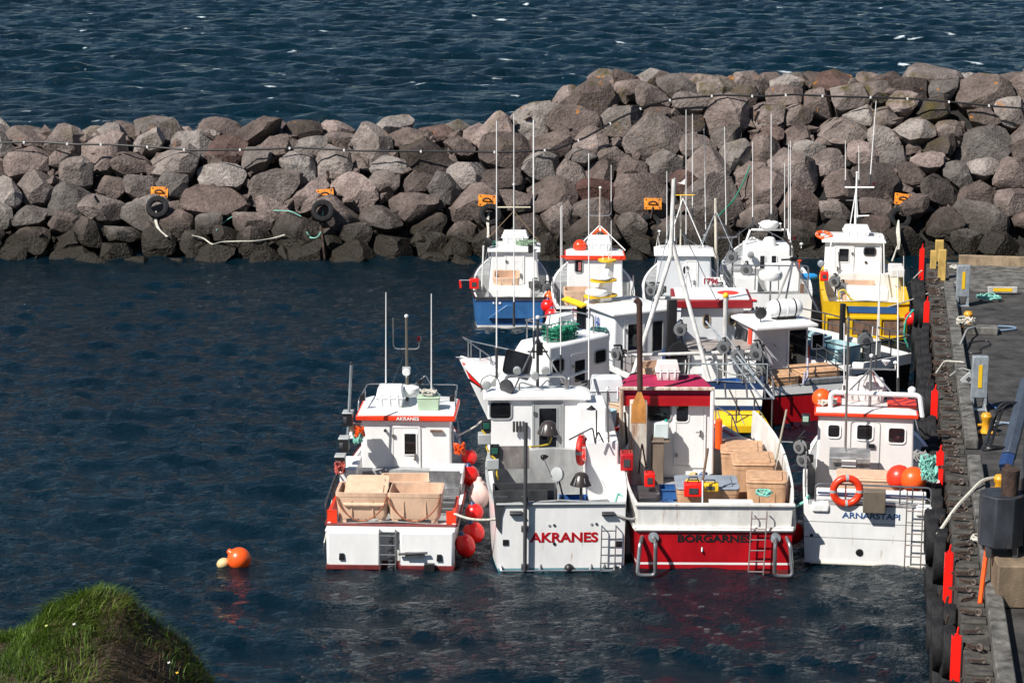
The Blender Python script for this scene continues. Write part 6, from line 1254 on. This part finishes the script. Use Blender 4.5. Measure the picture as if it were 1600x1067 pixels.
stays(b,b.P(1119,330,5.6),[b.P(1092,395,4.4),b.P(1040,500,2.),b.P(1150,400,4.)],.014,GAL)
# ---- 13: AR
b=Boat('fishing_boat',1203,524,2,'tall white boat with two dark door windows, radar arch and red stripe over AR lettering')
b.hull(8.8,3.1,1.45,1.9,[(.05,0),(.98,1),(1.,1)],[DRED,WC],zd=.7,fwd=4.2,sternw=.9,tuck=.04)
c=b.cabin(-.85,1.22,3.8,6.1,.7,2.34,WC,slant=.6,tum=.18,bev=.08); rz=c.z1
for u in(1191,1209): p=b.P(u,414,3.8); c.win(p.x,p.z,.16,.66,.02,fm=WC)

for x in(-.35,): pass
p=b.P(1183,487,0); text(b.root,'home_port_lettering','ARNARSTAPI',1.3,(p.x+.42,-.02,.92),BLK,off=.01,hgt=.16); p=b.P(1168,467,0); MB().prism([(p.x-.25,-.01,p.z+.03),(p.x+.3,-.01,p.z-.02),(p.x+.3,-.01,p.z-.07),(p.x-.25,-.01,p.z-.06)],(0,-.02,0)).build('red_stripe',CRED,b.root)
za=b.P(0,359,5).z; pole(b,[b.P(1162,388,4.4),b.P(1172,360,5)],.04,WC,'arch_leg'); pole(b,[b.P(1237,388,4.4),b.P(1231,360,5)],.04,WC,'arch_leg'); pole(b,[b.P(1174,359,5),b.P(1232,359,5)],.04,WC,'arch_beam')
radome(b,b.P(1202,356,5),.34,.26); MB().lathe([(.26,0),(.25,.2),(.17,.34),(0,.38)],b.P(1202,386,4.4),n=18).build('white_dome',WC,b.root); gps(b,b.P(1187,358,5),.16); gps(b,b.P(1219,358,5),.16)
whip(b,1205,178,355,5,.024); whip(b,1176,222,355,5); whip(b,1226,255,370,4.9); whip(b,1232,225,385,5.1); MB().lathe([(.035,0),(.035,.1)],b.P(1233,378,4.4),n=8).build('red_light',mk('dark_red_lens',(.3,.01,.01)),b.root)
lamp(b,b.P(1173,398,3.6),(0,-1,-.2),.12,mat=LGR); reel(b,b.P(1145,400,3.),(-.3,-1,0),.7,k=1.1); reel(b,b.P(1168,420,2.4),(-.3,-1,0),.5,k=1.1)
rails(b,[(-1.3,.6,1.5),(-1.3,.6,2.3),(1.3,.6,2.3),(1.3,.6,1.5)],[((x,.6,1.45),(x,.6,2.3)) for x in(-.5,.3)],.025); MB().box((.55,2.2,1.6),(1.1,1.2,.8)).box((-.7,2.3,1.35),(.8,1.,.6)).build('deck_locker',WC,b.root,bev=.03)
t=empty('orange_brush',b.Wd(b.P(1248,440,2.8)),0,'orange handled brush standing at the right rail of the tall white boat','brush'); MB().tube([(0,0,0),(0,0,.75)],.025,0,8).build('handle',ORG,t); MB().box((0,0,.78),(.16,.08,.12)).build('head',ORG,t,bev=.02)
t=tag(MB().lathe([(.0,0),(.09,.03),(.12,.2),(.11,.5),(.05,.6),(0,.6)],(0,0,0),(1,0,.0),n=14).build('blue_fender',mk('blue_vinyl',(.02,.25,.6),.4)),'small blue fender lying beside the orange brush','fender'); t.location=b.Wd(b.P(1250,432,2.4)); bowrail(b,6.4); siderail(b,.4,3.4,-1,.4,4)
MB().box(b.P(1253,455,1.5),(.12,.2,.5)).build('side_plank',BRN,b.root)
# ---- 14: yellow
b=Boat('fishing_boat',1352,533,6,'yellow hulled boat with rusty brown stern panels and white wheelhouse, beside the far quay')
b.hull(9.0,2.95,1.34,1.9,[(.05,0),(1.,1)],[mk('algae_green',(.05,.09,.03),.6),YEL],zd=.7,fwd=4.6,sternw=.96,cw=.16,tuck=.04,deckm=WD)
for x,w in((-.92,.72),(.0,.82),(.92,.66)): MB().box((x,-.012,.48),(w,.03,.5)).build('brown_stern_panel',BRN,b.root)
MB().box((.12,-.015,1.08),(1.75,.02,.22)).build('blue_name_board',mk('blue_board',(.03,.1,.26),.5),b.root); MB().box((0,-.04,.16),(2.7,.1,.1)).box((0,-.03,.8),(2.7,.07,.09)).build('yellow_ledge',YEL,b.root,bev=.01)
for x in(-1.33,-.5,.46,1.3): MB().box((x,-.03,.46),(.1,.07,.62)).build('yellow_rib',YEL,b.root)
c=b.cabin(-1.3,.78,4.3,6.4,.7,2.62,WC,slant=.5,tum=.04,bev=.04); c.roof(.12,.06,WC,WC,fo=.1); rz=c.rz
A=b.P(1319,386,4.3); Z=b.P(1319,436,4.3); c.door(A.x,Z.z-.3,.6,A.z-Z.z+.3,win=(A.x,b.P(0,399,4.3).z,.34,.46,.03),hs=-1,fm=WC); p=b.P(1359,393,4.3); c.win(p.x,p.z,.34,.22,.05,fm=DGR,fw=.05); p=b.P(1353,410,4.3); MB().lathe([(.05,0),(.05,.03),(0,.03)],(p.x,4.3,p.z),(0,-1,0),n=10).build('round_vent',DGR,c.w)
chest(b,(b.P(1338,368,5.2).x,5.2,rz),.95,.6,.36); lb=lifebuoy(b.Wd((b.P(1299,0,4.8).x,4.8,rz+.04)),'orange lifebuoy lying flat on the left roof corner of the yellow boat',(0.1,-.3,1),.26,.06,ORG); MB().tube(fillet([b.P(1372,378,4.8),b.P(1371,368,4.8),b.P(1378,366,4.8),b.P(1380,376,4.8)],.1),.05,0,8).build('vent_pipe',WC,b.root)
mp=b.P(1336,360,5.6); zt=b.P(0,272,5.6).z; mast(b,(mp.x,5.6,rz),zt-rz,.045,(),WC); zc=b.P(0,293,5.6).z; pole(b,[b.P(1320,293,5.6),b.P(1366,293,5.6)],.03,WC,'crossbar'); pole(b,[b.P(1322,313,5.6),b.P(1350,313,5.6)],.015,STL,'loop_antenna'); pole(b,[b.P(1336,338,5.6),b.P(1358,337,5.6)],.025,WC,'lower_spar'); stays(b,(mp.x,5.6,zc),[b.P(1326,365,5.6),b.P(1340,340,5.6)],.02,WC,'mast_leg')
whip(b,1321,220,290,5.6); whip(b,1342,228,288,5.6); whip(b,1359,158,288,5.6,.024,du=10); MB().lathe([(.04,0),(.04,.12)],b.P(1366,290,5.6),n=8).build('red_light',mk('dark_red_lens',(.3,.01,.01)),b.root)
tub(b.Wd(b.P(1340,470,2.4)+Vector((0,0,-.1))),-b.a,'beige tub before the wheelhouse of the yellow boat',1.15,.9,.75,BEI)
o=MB(); o.box((0,0,0),(.6,.25,.45),rz=.3); o=o.build('yellow_oilskin',YLO,bev=.1); o.location=b.Wd(b.P(1360,462,2.)); o.rotation_euler=(.3,.5,.2); tag(o,'crumpled yellow oilskin lying on the white tub of the yellow boat','oilskin'); MB().box((.1,1.5,1.35),(1.4,.8,.4)).build('white_deck_box',WC,b.root,bev=.04)
redbox(1288,431,3.2,(.28,.3,.3),'red hauler with white wheel on the left rail of the yellow boat','red_hauler',CRED,'hauler'); p=b.P(1283,412,3.2); lamp(b,p,(-.3,-1,0),.12,mat=GAL)
for u,v in((1306,438),(1318,448)): reel(b,b.P(u,v,2.2),(-.3,-1,0),.5)
for P in([(1312,472),(1310,455),(1320,452),(1327,466),(1345,474)],[(1321,475),(1325,510),(1324,525),(1318,532)]): MB().tube(fillet([b.P(u,v,1.0 if P[0][0]<1315 else -.08) for u,v in P],.2),.03,0,6).build('yellow_hose',yr,b.root)
ladder(b,b.P(1408,500,0).x,0,.1,1.0,.26,4,stand=.1); whip(b,1381,368,470,2.5,.02); whip(b,1412,400,530,0.2,.018); pole(b,[b.P(1290,438,3.6),b.P(1299,378,4.)],.025,WC,'awning_post'); pole(b,[b.P(1382,450,3.8),b.P(1381,378,4.2)],.025,WC,'awning_post')
MB().box((1.15,2.9,1.9),(.5,1.2,.3)).build('side_locker',WD,b.root,bev=.04)
for (u,v0,v1,yy,du) in((1294,520,560,0,0),(1373,375,600,0,3),(1407,530,610,0,0)): pass
# whips of the second row seen against the yellow boat
whip(b9,1356,510,600,.6,.02,du=8); whip(b9,1372,385,575,1.4,.024,du=4)
# ---------------------------------------------------------------- fender buoys between the boats
def fb(u,v,Y,r,label,mat=None,neck=(0,0,1),sq=1.): return buoy(atY(u,v,Y),r,label,mat,'fender buoys between the boats',neck,sq=sq)
fb(733,714,52.,.2,'topmost red fender buoy between the two AKRANES boats'); fb(732,743,50.6,.26,'second red fender buoy from the top between the AKRANES boats')
fb(749,772,50.1,.26,'pinkish white long fender between the AKRANES boats',PINK,sq=1.35); fb(741,800,49.3,.22,'red fender buoy with dark top under the pinkish fender',None,(-.2,0,1)); fb(740,832,48.7,.26,'large red fender buoy near the water between the AKRANES boats',None,(-.3,0,1)); fb(727,852,48.,.23,'lowest red fender buoy at the corner of the left boat',None,(-.3,0,1),1.25)
fb(984,845,48.4,.17,'pink long fender between the white transom and the red hull',PINK,sq=2.2); fb(1228,798,49.4,.21,'upper red fender buoy between the red boat and the quayside boat',None,(-.4,0,.9)); fb(1238,832,48.6,.27,'lower large red fender buoy between the red boat and the quayside boat',None,(-.5,0,.8))
for i,(u,v,Y,r,c_) in enumerate(((856,478,73,.24,REDB),(862,492,72.5,.24,REDB),(858,465,74,.2,ORG),(1425,498,71,.26,REDB),(968,681,56.,.25,REDB))): fb(u,v,Y,r,['middle red buoy right of the blue boat','lowest red buoy right of the blue boat','orange buoy right of the blue boat wheelhouse','red buoy between the yellow boat and the quay','red buoy behind the white engine casing'][i],c_)
fb(867,505,70.,.17,'small orange buoy above the green net basket',ORG)
# ---------------------------------------------------------------- mooring lines
def ml(P,label,mat=ROPW,r=.024,s=.0):
    pts=[atY(u,v,Y) for u,v,Y in P]; return rope(fillet(pts,1.2,6),label,mat,r)
ml([(704,800,47.6),(735,812,47.3),(775,812,47.2),(808,799,47.4)],'white double line from the left boat corner to the AKRANES transom',r=.03)
ml([(948,800,47.4),(968,806,47.2),(985,812,47.2),(1003,806,47.4)],'grey line from the white transom cleat to the red boat',ROPG,.028)
ml([(716,680,52),(740,668,52),(752,658,52.5)],'thin white line between the wheelhouses of the AKRANES boats',r=.022)
ml([(1222,800,47.6),(1240,793,47.8),(1258,783,48)],'pale teal line from the red boat to the quayside boat',TEAL,.03); ml([(1258,785,48),(1264,770,48.2),(1262,800,48)],'pale teal line end hanging on the left corner of the quayside boat',TEAL,.026)
ml([(522,770,50),(515,800,49.6),(508,845,49.2),(497,872,49)],'pale line dropping from the left boat into the water',r=.02)
ml([(960,788,47.4),(966,770,47.8),(975,778,47.7)],'greenish white rope end on the right corner of the AKRANES transom',TEAL,.028)
ml([(1216,688,53),(1226,700,52.5),(1242,690,52),(1258,672,52)],'dark thin line sagging from the red boat to the quayside boat',BLK,.016); ml([(1196,690,53),(1225,690,53),(1255,692,53)],'thin grey line over dark water right of the long pole',ROPG,.016)
pq=Q(.9,qab(1500,453)[1],QZ+.25); p1=atY(1288,498,72); rope(fillet([p1,p1.lerp(pq,.5)-Vector((0,0,.25)),pq],6,8),'long pale line from the white boat across the yellow stern to the quay',ROPG,.025)
pq=Q(-.2,BEND-2,QZ+.1); p1=atY(1384,437,76); rope(fillet([p1,p1.lerp(pq,.5)-Vector((0,0,.5)),pq],4,8),'pale line from the yellow boat bow to the quay corner',ROPW,.025)
a_=Q(-.5,qab(1445,470)[1],1.6); rope(fillet([a_,a_+Vector((-.25,0,-.3)),a_+Vector((-.3,0,-.9)),a_+Vector((-.1,0,-1.3))],.3),'green rope hanging over the tyres beside the yellow boat',mk('green_rope',(.02,.35,.25),.8),.035)
p=Q(-.75,qab(1470,1000)[1]-.3,.9); rope([p,p+Vector((.02,-.1,-.35)),p+Vector((-.08,-.2,-.8))],'frayed pale rope hanging on the nearest tyres',ROPW,.025)

# ---------------------------------------------------------------- loose deck gear
BXB=mk('blue_crate_plastic',(.03,.12,.35),.5,var=.15); BXR=mk('red_crate_plastic',(.5,.03,.02),.5,var=.15)
def crate(bt,p,m,label,w=.6,d=.4,h=.26,rz=0.):
    t=empty('fish_crate',bt.Wd(p),-bt.a+rz,label,'crate','small crates on the boat decks'); mb=MB()
    mb.box((0,0,.02),(w,d,.03)); 
    for sx in(-1,1): mb.box((sx*w/2,0,h/2),(.03,d,h)); mb.box((0,sx*d/2,h/2),(w+.03,.03,h))
    mb.ring([Vector((x,y,h)) for x,y in rr2(w+.08,d+.08,.03)],[Vector((x,y,h)) for x,y in rr2(w-.03,d-.03,.02)],(0,0,-.035)); mb.build('shell',m,t,bev=.006); return t
def can(bt,p,m,label):
    t=empty('jerry_can',bt.Wd(p),-bt.a,label,'jerry can'); MB().box((0,0,.16),(.24,.16,.3),top=.93).build('body',m,t,bev=.025); MB().tube(fillet([(-.07,0,.31),(-.05,0,.36),(.07,0,.36),(.08,0,.31)],.02),.014,0,6).build('handle',m,t); MB().lathe([(.03,0),(.03,.04),(0,.04)],(.08,0,.31),n=10).build('cap',BLK,t)
crate(B2,(.35,1.2,1.1),BXB,'blue crate behind the AKRANES transom'); crate(B2,(.95,2.1,.7),LGR,'light grey crate beside the engine casing',rz=.2); can(B2,(.4,2.4,.7),BXR,'red jerry can below the engine casing')
crate(B3,(-.75,3.4,.75),BXB,'blue crate before the wheelhouse of the red boat'); can(B3,(-.2,4.4,.72),YLO,'yellow jerry can at the door of the red boat'); can(B3,(.05,4.45,.72),BXB,'blue jerry can at the door of the red boat')
coil(B3.Wd((-.9,2.6,.74)),'blue rope coil on the deck of the red boat',mk('blue_rope',(.04,.12,.3),.8),.25,seed=81); coil(B3.Wd((-1.2,.8,1.0)),'white rope coil in the left stern corner of the red boat',ROPW,.22,seed=82)
crate(B4,(.75,2.2,.7),BXB,'blue crate under the orange buoys'); coil(B4.Wd((-.9,1.2,.66)),'green rope coil on the deck of the quayside boat',TEAL,.25,seed=83); crate(B4,(-.7,2.7,.65),WC,'white crate left of the gutting table')
coil(B2.Wd((.2,.9,1.05)),'orange line coil in the steel trough corner',ORG,.16,seed=84,n=4); coil(B1.Wd((-.2,3.4,.6)),'grey rope coil on the deck of the left boat',ROPG,.22,seed=85)
for i,(bt,nm) in enumerate(((B5,'the boat pointing left'),(B6,'the 4094 boat'),(B7,'the white and yellow boat'),(B8,'the red hulled boat behind'))):
    z=bt.zd+.02; q=random.Random(90+i)
    crate(bt,(.55-.1*i,.55,z+.3*(i==2)),(BXB,BXR,BXB,LGR)[i],('blue','red','blue','grey')[i]+' crate near the stern of '+nm,rz=.3); coil(bt.Wd((-.5,.45,z)),('orange','white','teal','grey')[i]+' rope coil on the stern deck of '+nm,(ORG,ROPW,TEAL,ROPG)[i],.26,seed=95+i,n=7,fl=.16)
    coil(bt.Wd((.1,1.8,z)),('green','orange','white','orange')[i]+' line heap amidships on '+nm,(GREN,ORG,ROPW,ORG)[i],.22,seed=105+i,n=7,fl=.2)
# slack hoses and lines over the crowded middle row
for i,(P,l,m_,r) in enumerate((
 ([(905,520,63),(898,545,62),(907,570,61),(915,590,60)],'dark bent hose rack left of the 4094 boat',DGR,.025),
 ([(1062,520,63.5),(1075,560,63),(1070,600,62)],'black hose hanging beside the gantry leg',BLK,.035),
 ([(1120,575,61),(1150,588,60.5),(1185,580,60.5),(1215,590,61)],'grey line slung between the railings of the yellow and red boats',ROPG,.02),
 ([(1180,500,66),(1215,545,62.5),(1248,600,60.4)],'thin dark stay from the radar mast down to the red stern',DGR,.014),
 ([(1085,585,61.5),(1100,600,61),(1122,592,60.8),(1140,602,60.4)],'dark line looped over the railing of the yellow boat',BLK,.018),
 ([(1262,560,61),(1262,590,60.4),(1254,605,60.2),(1258,580,60.3)],'pale lilac line looped at the stern of the red hulled boat',mk('lilac_rope',(.4,.4,.5),.8),.028))):
    rope(fillet([atY(u,v,Y) for u,v,Y in P],.8,6),l,m_,r,'slack_line')
